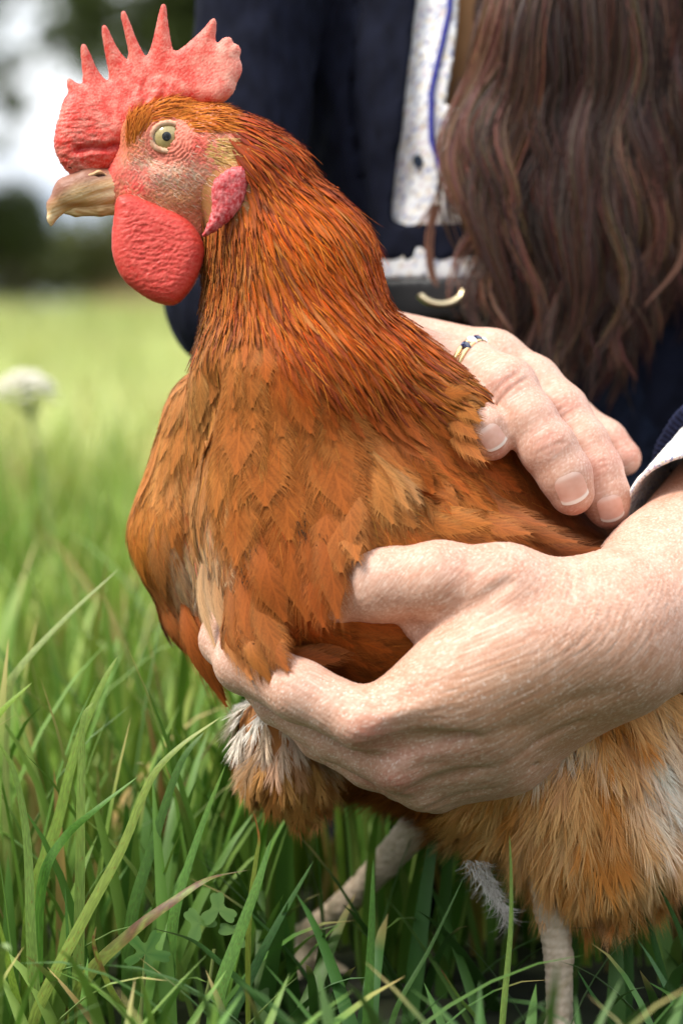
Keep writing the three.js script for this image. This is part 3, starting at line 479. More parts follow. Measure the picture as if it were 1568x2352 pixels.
    strand(wisp, add(q.p, q.n, lance ? 8 + R() * 8 : 3 + R() * 5), q.n, d, (lance ? 45 : 40) + 45 * R(), lance ? 2.2 : 1.7, c, 0.16, R, 4);
  }
  const dirt = new Soup(); // flecks of mud caught in the barbs
  for (const [x, y, dx, dy, n] of [[697, 1215, 0.35, 0.9, 26], [735, 1245, 0.4, 0.9, 12], [556, 1318, 0.2, 0.95, 24], [580, 1290, 0.3, 0.9, 8], [572, 1480, 0.5, 0.85, 18], [600, 1520, 0.5, 0.85, 22], [628, 1500, 0.5, 0.85, 8], [420, 1180, 0, 1, 5], [350, 1290, 0.1, 1, 5], [700, 1180, 0.3, 0.9, 6]]) for (let i = 0; i < n * 0.6; i++) {
    const p = onto(henF, toM(x + (R() - 0.5) * 34, y + (R() - 0.5) * 60, 150)), g = gradN(henF, ...p, 3); strand(dirt, add(p, g, y > 1400 ? 34 : 20), g, nrm([dx + (R() - 0.5) * 0.5, -dy, 0]), 6 + 16 * R(), 1.2 + 2 * R(), mix3(lin('#2a1a10'), lin('#4a3320'), R()), 0.3, R, 2);
  }
  tag(part('mud_flecks', dirt.geo(), MAT.down, hen), null, null, null, 'stuff');
  tag(part('barb_wisps', wisp.geo(), MAT.down, hen), null, null, null, 'stuff');
  tag(part('neck_hackle', hackles.geo(), MAT.hackle, hen), null, null, null, 'stuff');
  tag(part('plumage', rest.geo(), MAT.feather, hen), null, null, null, 'stuff');
  console.log('feathers', big.length, pts.length, hackles.i.length / 3, rest.i.length / 3);
}
{ // short feathers of the face and crown
  const s = new Soup(), rr = rng0(5);
  const bareAt = (q) => blob(q, 388, 322, 62, 54) > 0.42 || blob(q, 318, 432, 30, 16) > 0.5 || q[0] < 290 || (q[1] > 490 && q[0] < 470) || blob(q, 310, 405, 34, 16) > 0.5;
  for (const q of [...scatter(globalThis.__hd, 60000, () => 3.6, (a, n) => n[2] > -0.3 && !bareAt(a), rr), ...scatter(globalThis.__hb, 400000, () => 3.8, (a, n) => n[2] > 0 && a[1] < 545 && a[0] < 600 && (inside(a, FACE) || Math.hypot(a[0] - 528, a[1] - 455) < 70), rr)]) {
    const crown = q.s[1] < 300 - (q.s[0] < 340 ? (340 - q.s[0]) * -0.9 : 0), tuft = blob(q.s, 508, 348, 48, 34) > 0.45;
    let c, L, d, w;
    if (crown) { c = mix3(lin('#9a4414'), lin('#c9772c'), rr()); L = 26 + 20 * rr(); w = 4.5; d = q.s[0] < 340 ? [0.35, 0.8, 0] : q.s[0] < 420 ? [0.85, 0.2, 0] : [1, -0.25, 0]; }
    else if (tuft) { c = mix3(lin('#b9873f'), lin('#e2bd80'), rr()); L = 26 + 12 * rr(); w = 3; d = [0.7, -0.15, 0]; }
    else { c = faceColor(q.p, q.n, q.s).map((x) => x * (0.75 + 0.5 * rr())); L = 10 + 10 * rr(); w = 2; if (rr() < 0.25) c = mix3(c, lin('#f0dcc0'), 0.6); else if (rr() < 0.2) c = mix3(c, lin('#9a5a2c'), 0.6); d = [0.75, -0.4, 0]; if (rr() < 0.25) continue; }
    strand(s, q.p, q.n, nrm([d[0] + (rr() - 0.5) * 0.4, d[1] + (rr() - 0.5) * 0.4, 0]), L, w, c, 0.3, rr, 3);
  }
  tag(part('face_feathers', s.geo(), MAT.down, hen), null, null, null, 'stuff');
}
{ // loose down of the thighs, belly and keel
  const s = new Soup(), rr = rng0(15);
  const tone = (x, y, k, left) => !left && x < 1090 + 40 * k ? mix3(lin('#6e3517'), lin('#a45c24'), rr()) : left ? mix3(mix3(lin('#b87438'), lin('#dca868'), rr()), lin('#f3ebde'), sst(1740, 1640, y + 60 * k)) : mix3(mix3(lin('#d2873f'), lin('#efbd80'), rr()), lin('#f2e9da'), clamp(1.2 * blob([x, y], 1490, 1760, 46, 130) + 0.8 * blob([x, y], 1290, 1645, 60, 46) + k * 0.35 - 0.08));
  for (const q of scatter(globalThis.__hb, 90000, (a) => a[1] < 1520 ? 16 : 24, (a, n) => n[2] > -0.55 && (fluffy(a) || (Math.hypot(a[0] - 462, (a[1] - 1370) * 0.45) < 34 && n[2] > 0) || (a[1] > 1700 && a[0] >= 760 && rr() < 0.6)), rr)) {
    const x = q.s[0], y = q.s[1], k = fbm(q.p[0] / 70, q.p[1] / 90, q.p[2] / 70, 2), left = x < 780, keel = y < 1520;
    let d = keel ? [0.2, -1, 0] : left ? [-0.1 + (x - 620) / 200, -1, 0] : [(x - 1330) / 260, -1, 0]; d = nrm([d[0] + (rr() - 0.5) * 0.5, d[1] + (rr() - 0.5) * 0.3, (rr() - 0.5) * 0.3]);
    d = nrm(add(d, q.n, -dot(d, q.n) + (left ? 0.04 : 0.16) + 0.18 * rr()));
    const L = (keel ? 46 : left ? 72 : 125) * (0.7 + 0.6 * rr()), sd = nrm(cross(q.n, d)), base = keel ? mix3(lin('#d8c09a'), lin('#efe3cd'), rr()) : tone(x, y, k, left), droop = 0.3 + 0.5 * rr(), roll = (rr() - 0.5) * 0.8, n = nrm(add(q.n, sd, roll)), side = nrm(cross(n, d));
    const m = keel ? 26 : 104;
    for (let i = 0; i < m; i++) { // barbules fanning from a soft shaft
      const t = Math.pow(rr(), 0.8), a = add(add(q.p, d, L * t * 0.75), n, 4 - droop * 14 * t * t), sg = rr() < 0.5 ? -1 : 1, an = (0.12 + 0.5 * rr()) * sg * (1 - 0.35 * t), dir = nrm(add(add(d, side, Math.tan(an)), n, (rr() - 0.45) * 0.35)), len = L * (0.3 + 0.65 * rr()) * (1 - 0.3 * t), v = 0.82 + 0.36 * rr(), w = 0.55 + 0.6 * rr();
      const b1 = add(add(a, dir, len * 0.55), side, sg * 1.5), b2 = add(add(b1, dir, len * 0.45), [0, -1, 0], len * 0.12 * rr()), c = base.map((z) => z * v), ws = cross(n, dir);
      const i0 = s.v(add(a, ws, w), n, c), i1 = s.v(add(a, ws, -w), n, c), i2 = s.v(add(b1, ws, w * 0.8), n, c), i3 = s.v(add(b1, ws, -w * 0.8), n, c), i4 = s.v(b2, n, c); s.t(i0, i1, i2); s.t(i1, i3, i2); s.t(i2, i3, i4);
    }
  }
  for (let i = 0; i < 420; i++) { const t = rr(), a = toM(1088 + t * 78 + (rr() - 0.5) * 40 * (1.3 - t), 1975 + t * 130, -190 + (rr() - 0.5) * 60); strand(s, a, [0, 0.2, 1], nrm([0.35 + (rr() - 0.5) * 1.5, -0.9, (rr() - 0.5)]), 30 + 50 * rr() * rr(), 2, mix3(lin('#988e84'), lin('#d8d2ca'), rr()), 1.1, rr, 4); }
  tag(part('down_fluff', s.geo(), MAT.down, hen), null, null, null, 'stuff');
  console.log('down', s.i.length / 3);
}

// ------------------------------------------------------------------ the person who holds it
const person = thing('person', 'person with long brown hair in navy jacket, crouching behind the hen and cupping it', 'person', at(1150, 2330, -900));
const cSkin = lin('#bf8d74'), cSkinPale = lin('#cfa48e'), cSkinRed = lin('#bb7362'), cSkinTan = lin('#b58660'), cNail = lin('#e3b5a2');
MAT.skin = std({ roughness: 0.5, specularIntensity: 0.55, sheen: 0.2, sheenRoughness: 0.6, sheenColor: new THREE.Color(1, 0.8, 0.7) });
const ridged = (v) => 1 - Math.abs(v);
// hand in front: thumb above, fingers under the breast
const handA = [
  ...chain([[1420, 1480, 110, 166], [1560, 1365, -30, 196], [1800, 1165, -420, 250]], 60),               // wrist and forearm
  ...chain([[1400, 1440, 120, 158], [1180, 1510, 165, 165]], 60),
  ...chain([[1390, 1430, 125, 140], [1060, 1580, 190, 126], [838, 1655, 215, 66]], 70),              // metacarpals
  ...chain([[1390, 1480, 110, 130], [1110, 1650, 130, 112], [918, 1752, 140, 70]], 60),
  ...chain([[1390, 1510, 80, 120], [1120, 1700, 70, 100], [968, 1798, 60, 60]], 60),
  ...chain([[1390, 1530, 40, 110], [1160, 1720, 10, 92], [1006, 1812, 0, 50]], 60),
  ...chain([[838, 1655, 215, 70], [690, 1588, 165, 68], [565, 1522, 70, 68], [518, 1470, -40, 56], [520, 1370, -160, 44]], 28),   // index finger
  ...chain([[918, 1750, 140, 72], [770, 1690, 100, 58], [640, 1612, 30, 54], [560, 1520, -80, 50]], 14),
  ...chain([[968, 1798, 60, 58], [850, 1750, 30, 58], [740, 1690, -40, 54], [660, 1620, -140, 48]], 22),
  ...chain([[1006, 1812, 0, 50], [920, 1790, -60, 46], [830, 1740, -120, 42]], 22),
  ...chain([[1360, 1405, 140, 96], [1160, 1350, 170, 92], [1010, 1332, 165, 84]], 50),             // thumb
  ...chain([[1010, 1332, 165, 86], [880, 1342, 130, 82], [760, 1352, 70, 82], [690, 1370, 20, 74], [620, 1400, -40, 50]], 30),
  ...chain([[1120, 1440, 120, 70], [960, 1440, 110, 32]], 50),                                        // web
];
const creasesA = [
  { pts: [[935, 1432, 215], [985, 1424, 235], [1045, 1404, 265], [1110, 1375, 275], [1165, 1340, 275]], w: 13, d: 13 },
  { pts: [[895, 1418, 230], [940, 1398, 250], [985, 1370, 262]], w: 12, d: 4 },
  { pts: [[725, 1503, 255], [735, 1540, 258], [728, 1580, 262]], w: 10, d: 5 },
  { pts: [[1330, 1272, 160], [1345, 1330, 240], [1350, 1400, 275]], w: 9, d: 4 }, { pts: [[1372, 1280, 160], [1384, 1340, 230], [1386, 1420, 270]], w: 8, d: 4 }, { pts: [[1300, 1272, 160], [1312, 1330, 240], [1312, 1380, 275]], w: 8, d: 3 },
  { pts: [[860, 1732, 262], [960, 1708, 268], [1080, 1672, 255], [1180, 1640, 235]], w: 26, d: 28 },
  { pts: [[1180, 1640, 240], [1300, 1600, 250], [1400, 1570, 230]], w: 30, d: 10 },
  { pts: [[990, 1862, 90], [1080, 1820, 110], [1220, 1750, 130]], w: 14, d: 10 },
  { pts: [[950, 1812, 170], [1060, 1770, 185], [1180, 1715, 190], [1320, 1640, 190], [1450, 1575, 150]], w: 20, d: 15 },
  { pts: [[585, 1585, 60], [680, 1655, 150], [780, 1716, 200], [850, 1742, 225]], w: 12, d: 30 }, { pts: [[700, 1722, 10], [800, 1775, 70], [900, 1808, 110]], w: 11, d: 13 },
];
creasesA.push({ pts: [[1330, 1500, 250], [1150, 1560, 300], [1000, 1612, 300], [880, 1650, 292]], w: 20, d: -9 }, { pts: [[1330, 1560, 220], [1150, 1660, 235], [1020, 1715, 230], [930, 1748, 220]], w: 18, d: -8 }, { pts: [[840, 1668, 290], [820, 1672, 285]], w: 40, d: -9 }, { pts: [[925, 1765, 210], [900, 1780, 205]], w: 36, d: -9 });
const FA = field(handA, creasesA);
const RUN = [[800, 1330, 0.5, -0.86], [1000, 1300, 0.62, -0.78], [1180, 1340, 0.8, -0.6], [1350, 1340, 0.08, 1], [1150, 1480, 0.95, -0.3], [1350, 1550, 0.82, -0.56], [1000, 1600, 0.96, -0.27], [830, 1600, 0.85, 0.4], [660, 1580, 0.85, 0.52], [900, 1760, 0.92, -0.35], [1200, 1700, 0.88, -0.46], [1500, 1430, 0.55, -0.83], [1000, 1480, 0.9, -0.4]];
function runA(s) { let x = 0, y = 0, r = null; for (const q of RUN) { const k = Math.exp(-((s[0] - q[0]) ** 2 + (s[1] - q[1]) ** 2) / 12000) + 1e-7; let dx = q[2], dy = q[3]; if (x * dx + y * dy < 0) { dx = -dx; dy = -dy; } x += dx * k; y += dy * k; } const l = Math.hypot(x, y) || 1; return [x / l, -y / l]; }
function along(p, d, sc, len, seed) { let s = 0; const n = Math.ceil(len / sc / 0.8); for (let i = -n; i <= n; i++) { const t = i / n * len; s += N3((p[0] + d[0] * t) / sc, (p[1] + d[1] * t) / sc, p[2] / sc * 0.6 + seed); } return s / Math.sqrt(2 * n + 1) * 1.2; }
function skinLines(p, d) { const e = [d[0] * 0.45 - d[1] * 0.9, d[0] * 0.9 + d[1] * 0.45]; return [along(p, d, 5, 30, 0), along(p, e, 5, 22, 40), along(p, d, 14, 70, 80)]; }
function skinDisp(p, d, fold) { const [a, b, c] = skinLines(p, d); return -0.45 * fold * Math.max(0, a - 0.1) - 0.18 * Math.max(0, b - 0.2) + 0.45 * fold * c + 0.25 * N3(p[0] / 6, p[1] / 6, p[2] / 6); }
function skinColA(p, n, s) {
  const k = fbm(p[0] / 70, p[1] / 70, p[2] / 70, 3), m = fbm(p[0] / 16, p[1] / 16, p[2] / 16, 3);
  let c = mix3(cSkin, cSkinPale, clamp(0.45 + 0.8 * k));
  c = mix3(c, cSkinTan, clamp(blob(s, 1280, 1620, 330, 140) * 0.8 + m * 0.3));
  c = mix3(c, cSkinRed, clamp(0.75 * blob(s, 850, 1690, 70, 42) + 0.8 * blob(s, 905, 1800, 80, 34) + 0.3 * blob(s, 1080, 1280, 120, 60) + 0.35 * blob(s, 1000, 1730, 180, 30) + 0.35 * m - 0.04));
  c = mix3(c, cSkinPale, clamp(0.6 * blob(s, 790, 1310, 90, 50) + 0.4 * blob(s, 720, 1600, 70, 60)));
  const [l1, l2, l3] = skinLines(p, runA(s));
  c = mix3(c, lin('#ead2bf'), clamp(0.5 * Math.max(0, l1 - 0.1) + 0.4 * Math.max(0, l2 - 0.25)));   // dry, pale lines of the skin
  c = mix3(c, lin('#a06a50'), clamp(0.3 * Math.max(0, -l1 - 0.15) + 0.22 * Math.max(0, -l3)));
  const sp = N3(p[0] / 4.5, p[1] / 4.5, p[2] / 4.5); if (sp > 0.78 && s[1] > 1560) c = mix3(c, lin('#f3e8dc'), 0.6);
  return c;
}
const foldA = (s) => 1 + 1.2 * blob(s, 1370, 1380, 120, 160) + 0.8 * blob(s, 1000, 1480, 150, 70);
// the other hand: over the hen's back, pointing to the lower right
const fingersB = {
  ring: [[1003, 830, -235, 62], [1085, 850, -185, 66], [1160, 892, -110, 72], [1212, 965, -62, 64], [1258, 1030, -40, 64], [1296, 1090, -36, 60], [1312, 1132, -40, 52]],
  middle: [[1130, 830, -300, 66], [1222, 880, -260, 62], [1286, 946, -205, 63], [1335, 1020, -160, 60], [1366, 1080, -140, 60], [1388, 1140, -132, 56], [1396, 1168, -136, 47]],
  pinky: [[940, 850, -200, 54], [1010, 880, -135, 54], [1068, 930, -75, 52], [1110, 985, -42, 50], [1130, 1014, -40, 44]],
  index: [[1200, 890, -420, 54], [1310, 960, -420, 50], [1390, 1012, -395, 46], [1430, 1052, -375, 42]],
};
const handB = [
  ...Object.values(fingersB).flatMap((f) => chain(f, 20)),
  ...chain([[1003, 832, -235, 60], [860, 810, -360, 80], [760, 800, -440, 84]], 40), ...chain([[1130, 828, -300, 66], [900, 800, -420, 86]], 40), ...chain([[1200, 888, -420, 54], [960, 830, -480, 76]], 40), ...chain([[940, 850, -200, 50], [800, 820, -370, 70]], 40),
  ...chain([[760, 800, -440, 92], [600, 750, -640, 96]], 40),
];
const creasesB = [];
const across = (x, y, z, ang, len, w, d) => { const c = Math.cos(ang) * len, s = Math.sin(ang) * len; creasesB.push({ pts: [[x - c, y - s, z], [x + c * 0.0 + s * 0.14, y + s * 0.0 - c * 0.14, z + 14], [x + c, y + s, z]], w, d }); };
for (const [dx, dy] of [[-20, -14], [-4, 2], [14, 16]]) across(1160 + dx, 886 + dy, -42, -0.75, 52, 5.5, 3.6);
for (const [dx, dy] of [[-16, -16], [0, 0], [12, 16]]) across(1254 + dx, 1016 + dy, 22, -0.45, 50, 5, 3.2);
for (const [dx, dy] of [[-14, -12], [4, 6], [16, 20]]) across(1296 + dx, 930 + dy, -140, -0.6, 50, 5, 3.4);
for (const [dx, dy] of [[-8, -14], [2, 2], [10, 14]]) across(1366 + dx, 1066 + dy, -82, -0.3, 46, 5, 3);
const FB = field(handB, creasesB);
function skinColB(p, n, s) {
  const k = fbm(p[0] / 60, p[1] / 60, p[2] / 60, 3), m = fbm(p[0] / 15, p[1] / 15, p[2] / 15, 3);
  let c = mix3(cSkin, cSkinPale, clamp(0.7 + 0.7 * k));
  c = mix3(c, cSkinRed, clamp(0.5 * blob(s, 1160, 880, 46) + 0.45 * blob(s, 1256, 1016, 44) + 0.45 * blob(s, 1300, 930, 40) + 0.45 * blob(s, 1366, 1066, 36) + 0.55 * blob(s, 1318, 1178, 44, 20) + 0.55 * blob(s, 1396, 1210, 36, 18) + 0.5 * blob(s, 1150, 1040, 30, 20) + 0.6 * blob(s, 1444, 1030, 50) + 0.3 * m));
  const [l, l2] = skinLines(p, [0.85, 0.5]); c = mix3(c, lin('#b87a62'), clamp(0.35 * Math.max(0, -l - 0.15)));
  return mix3(c, lin('#efdacb'), clamp(0.35 * Math.max(0, l - 0.1) + 0.2 * Math.max(0, l2 - 0.2)));
}
// chest and lower neck in the open collar
const chestCh = chain([[1130, -260, -1460, 330], [1110, 250, -1480, 330]], 60);
{
  const [la, ha] = box(handA, 14); ha[0] = Math.min(ha[0], 1300);
  const a = solid({ f: FA, lo: la, hi: ha, cell: 3.4, smooth: 1, color: skinColA, disp: (p, n, s) => skinDisp(p, runA(s), foldA(s)) });
  const [lb, hb] = box(handB, 14);
  const b = solid({ f: FB, lo: lb, hi: hb, cell: 4, smooth: 1, color: skinColB, disp: (p, n, s) => 0.8 * skinDisp(p, [0.85, 0.5], 0.9) });
  const [lc, hc] = box(chestCh, 10), ch = solid({ f: field(chestCh), lo: lc, hi: hc, cell: 26, color: (p) => mix3(lin('#b98a5c'), lin('#a87a4e'), 0.5 + fbm(p[0] / 200, p[1] / 200, 1)) });
  part('body', mergeGeometries([a, b, ch].map((x) => { x.userData = {}; return x; })), MAT.skin, person);
}
// fingernails: thin curved plates on the finger ends
MAT.nail = std({ roughness: 0.28, clearcoat: 0.3, clearcoatRoughness: 0.3 });
function nail(cx, cy, z, dir, wid, len, f) {
  const s = new Soup(), d0 = nrm([dir[0], -dir[1], dir[2] ?? 0]); let p = toM(cx, cy, z); p = onto(f, p); const n = gradN(f, ...p, 4), d = nrm(add(d0, n, -dot(d0, n))), sd = cross(n, d), nu = 16, nv = 20;
  const ids = [];
  for (let j = 0; j <= nv; j++) { const row = []; for (let i = 0; i <= nu; i++) {
    const u = i / nu * 2 - 1, v = j / nv * 2 - 1, wv = v < -0.3 ? Math.sqrt(Math.max(0, 1 - ((v + 0.3) / 0.7) ** 2 * 0.8)) : 1, ve = v > 0 ? v - 0.16 * u * u * v : v;
    let q = add(add(p, sd, u * wid * wv), d, ve * len), m = gradN(f, ...q, 4); q = add(q, m, -f(...q)); m = gradN(f, ...q, 5);
    q = add(q, m, 3.4 - 2.2 * u * u * u * u - 1.5 * Math.max(0, -v - 0.7) * 3);
    const tip = sst(0.72, 0.8, v + 0.08 * u * u), moon = 0.5 * sst(-0.55, -0.8, v);
    row.push(s.v(q, m, mix3(mix3(mix3(cNail, lin('#dca893'), 0.5 + 0.5 * N3(u * 2, v * 2, cx)), lin('#ecd6c8'), moon), lin('#f0e3d6'), tip)));
  } ids.push(row); }
  for (let j = 0; j < nv; j++) for (let i = 0; i < nu; i++) { s.t(ids[j][i], ids[j][i + 1], ids[j + 1][i]); s.t(ids[j][i + 1], ids[j + 1][i + 1], ids[j + 1][i]); }
  // rim down into the skin
  const rim = []; for (let i = 0; i <= nu; i++) rim.push(ids[nv][i]);
  for (let i = 0; i < nu; i++) { const a = rim[i], b = rim[i + 1]; const P = (k) => W2M(s.p[k * 3], s.p[k * 3 + 1], s.p[k * 3 + 2]); const pa = P(a), pb = P(b), dn = d; const c = lin('#efe2d4'); const k0 = s.v(pa, dn, c), k1 = s.v(pb, dn, c), k2 = s.v(add(pa, n, -5), dn, c), k3 = s.v(add(pb, n, -5), dn, c); s.t(k0, k1, k2); s.t(k1, k3, k2); }
  part('fingernail', s.geo(), MAT.nail, person);
}
nail(1312, 1122, 20, [0.42, 0.9, -0.1], 41, 37, FB);
nail(1402, 1168, -80, [0.3, 0.95, -0.1], 33, 34, FB);
nail(1128, 1003, 0, [0.55, 0.83, -0.15], 30, 30, FB);
// ring with dark blue stones
{
  const c = toM(1078, 849, -188), ax = nrm([0.8, -0.3, 0.52]), u = nrm(cross(ax, [0, 1, 0.2])), v = cross(u, ax), rr = 75;
  const q = new THREE.Matrix4().makeBasis(new THREE.Vector3(...u), new THREE.Vector3(...v), new THREE.Vector3(...ax));
  const ringGeo = (rad, tube, off) => { const g = new THREE.TorusGeometry(rad, tube, 12, 64); g.scale(1, 1, 1.3); g.applyMatrix4(q); const p = g.attributes.position; for (let i = 0; i < p.count; i++) { const w = M2W(p.getX(i) + c[0] + ax[0] * off, p.getY(i) + c[1] + ax[1] * off, p.getZ(i) + c[2] + ax[2] * off); p.setXYZ(i, ...w); } g.computeVertexNormals(); return g; };
  const gold = new THREE.MeshPhysicalMaterial({ color: new THREE.Color(0.83, 0.6, 0.3), metalness: 1, roughness: 0.22 });
  const ring = part('ring', mergeGeometries([ringGeo(rr, 4.5, -7), ringGeo(rr, 4.5, 9)]), gold, person);
  const blue = new THREE.MeshPhysicalMaterial({ color: lin('#10204a') && new THREE.Color('#10204a'), roughness: 0.08, clearcoat: 1 }), white = new THREE.MeshPhysicalMaterial({ color: 0xf2f2f4, roughness: 0.05, clearcoat: 1 });
  for (const [k, m] of [[1.0, blue], [1.36, white], [1.7, blue], [2.06, white]]) {
    const a = k, d = add([u[0] * Math.cos(a), u[1] * Math.cos(a), u[2] * Math.cos(a)], v, Math.sin(a)), g = new THREE.OctahedronGeometry(11, 1); g.scale(1, 1, 1.4); g.applyMatrix4(q);
    const p = g.attributes.position; for (let i = 0; i < p.count; i++) p.setXYZ(i, ...M2W(p.getX(i) + c[0] + d[0] * rr + ax[0], p.getY(i) + c[1] + d[1] * rr + ax[1], p.getZ(i) + c[2] + d[2] * rr + ax[2])); g.computeVertexNormals();
    part('gemstone', g, m, ring, person.position);
  }
}
// clothes
const torsoCh = [...chain([[1090, -420, -1500, 380], [1100, 300, -1500, 400], [1120, 720, -1480, 385]], 60)];
const torsoF = field(torsoCh);
const hipsCh = [...chain([[1130, 780, -1480, 392], [1150, 1050, -1500, 400]], 60), ...chain([[1000, 1050, -1450, 290], [900, 1500, -1100, 200], [900, 1950, -1200, 150]], 60), ...chain([[1350, 1050, -1400, 290], [1480, 1500, -1050, 200], [1450, 1950, -1150, 150]], 60), ...chain([[900, 2030, -1200, 130], [980, 2010, -1700, 120]], 40), ...chain([[1450, 2030, -1150, 130], [1300, 2010, -1700, 120]], 40)];
MAT.cloth = std({ roughness: 0.95, specularIntensity: 0.2, sheen: 0.12, sheenRoughness: 0.5, sheenColor: new THREE.Color(0.3, 0.35, 0.6) });
MAT.cotton = std({ roughness: 0.9, specularIntensity: 0.25 });
const floral = (p) => { // small blue, ochre and rose sprigs on white
  let c = lin('#f3f2ef'); const a = N3(p[0] / 11, p[1] / 11, p[2] / 11), b = N3(p[0] / 9 + 40, p[1] / 9, p[2] / 9), d = N3(p[0] / 16 + 80, p[1] / 16, p[2] / 16);
  if (a > 0.54) c = mix3(c, lin('#5f6ea8'), 0.8); else if (b > 0.6) c = mix3(c, lin('#c9a95e'), 0.7); else if (d > 0.62) c = mix3(c, lin('#b98b9c'), 0.6); return c;
};
{
  // opening of the shirt over the chest: a V whose left lip follows the piping
  const lip = [[1056, -60], [1050, 60], [1040, 140], [1022, 240], [1022, 330], [1040, 400], [1060, 470]];
  const lipX = (y) => { for (let i = 0; i + 1 < lip.length; i++) if (y <= lip[i + 1][1]) { const t = clamp((y - lip[i][1]) / (lip[i + 1][1] - lip[i][1])); return lerp(lip[i][0], lip[i + 1][0], t); } return 1075; };
  const [lo, hi] = box(torsoCh, 30);
  part('shirt', solid({ f: (x, y, z) => { const d = torsoF(x, y, z), s = toS([x, y, z]); const shell = Math.abs(d + 8) - 10; const open = s[1] < 240 ? Math.min(s[0] - lipX(s[1]), 1150 - 0.35 * Math.max(0, s[1]) - s[0]) * 0.8 : -50; return Math.max(shell, Math.min(open, z + 1500)); }, lo, hi, cell: 9, slack: 1.6, color: (p) => floral(p), disp: (p) => 3 * fbm(p[0] / 60, p[1] / 120, p[2] / 60, 2) }), MAT.cotton, person);
  const s = new Soup(); let prev = null;   // piping along the lip
  for (let i = 0; i <= 60; i++) { const y = -60 + i * 8.4, x = lipX(y); let p = toM(x, y, -1120); p = onto(torsoF, p); const n = gradN(torsoF, ...p), ring = []; p = add(p, n, 6); for (let j = 0; j < 8; j++) { const a = j / 8 * 6.283, d = [Math.cos(a), 0, Math.sin(a)]; ring.push(s.v(add(p, d, 8), d, lin('#3b3f9a'))); } if (prev) for (let j = 0; j < 8; j++) { const k = (j + 1) % 8; s.t(prev[j], prev[k], ring[j]); s.t(prev[k], ring[k], ring[j]); } prev = ring; }
  part('piping', s.geo(), MAT.cotton, person.children.at(-1), person.position);
  const bg = new THREE.CylinderGeometry(19 * S, 19 * S, 5 * S, 24); bg.rotateX(Math.PI / 2); let bp = onto(torsoF, toM(990, 374, -1100)); bp = add(bp, gradN(torsoF, ...bp), 8); bg.scale(0.75, 1, 1); bg.rotateZ(0.3); bg.translate(...M2W(...bp));
  part('button', bg, new THREE.MeshPhysicalMaterial({ color: 0x1b2a3c, roughness: 0.3 }), person.children.at(-1), person.position);
}
const armR = [...chain([[650, -300, -1250, 150], [600, 0, -1120, 140], [528, 640, -960, 150], [528, 700, -930, 142]], 60), ...chain([[528, 695, -930, 138], [760, 790, -560, 118], [870, 810, -440, 104]], 40)];
const armL = [...chain([[1560, -200, -1400, 170], [1700, 400, -1300, 165], [1800, 900, -1000, 170]], 60)];
const lapel = [[818, -60, -1090], [800, 150, -1080], [806, 300, -1080], [830, 480, -1070], [850, 620, -1060]];
const jacketCreases = [{ pts: lapel, w: 22, d: 22 }, { pts: [[700, -50, -1120], [720, 200, -1120], [740, 500, -1110]], w: 30, d: 16 }, { pts: [[470, 620, -860], [440, 720, -860]], w: 22, d: 12 }, { pts: [[520, 700, -800], [470, 800, -820]], w: 20, d: 10 }];
const panelR = chain([[1440, 300, -1420, 170], [1490, 700, -1380, 200], [1530, 1060, -1330, 220]], 60);
const jackF0 = field([...panelR, ...torsoCh.map((c) => ({ ...c, a: [...c.a.slice(0, 3), c.a[3] + 42], b: [...c.b.slice(0, 3), c.b[3] + 42] })), ...armR, ...armL], jacketCreases);
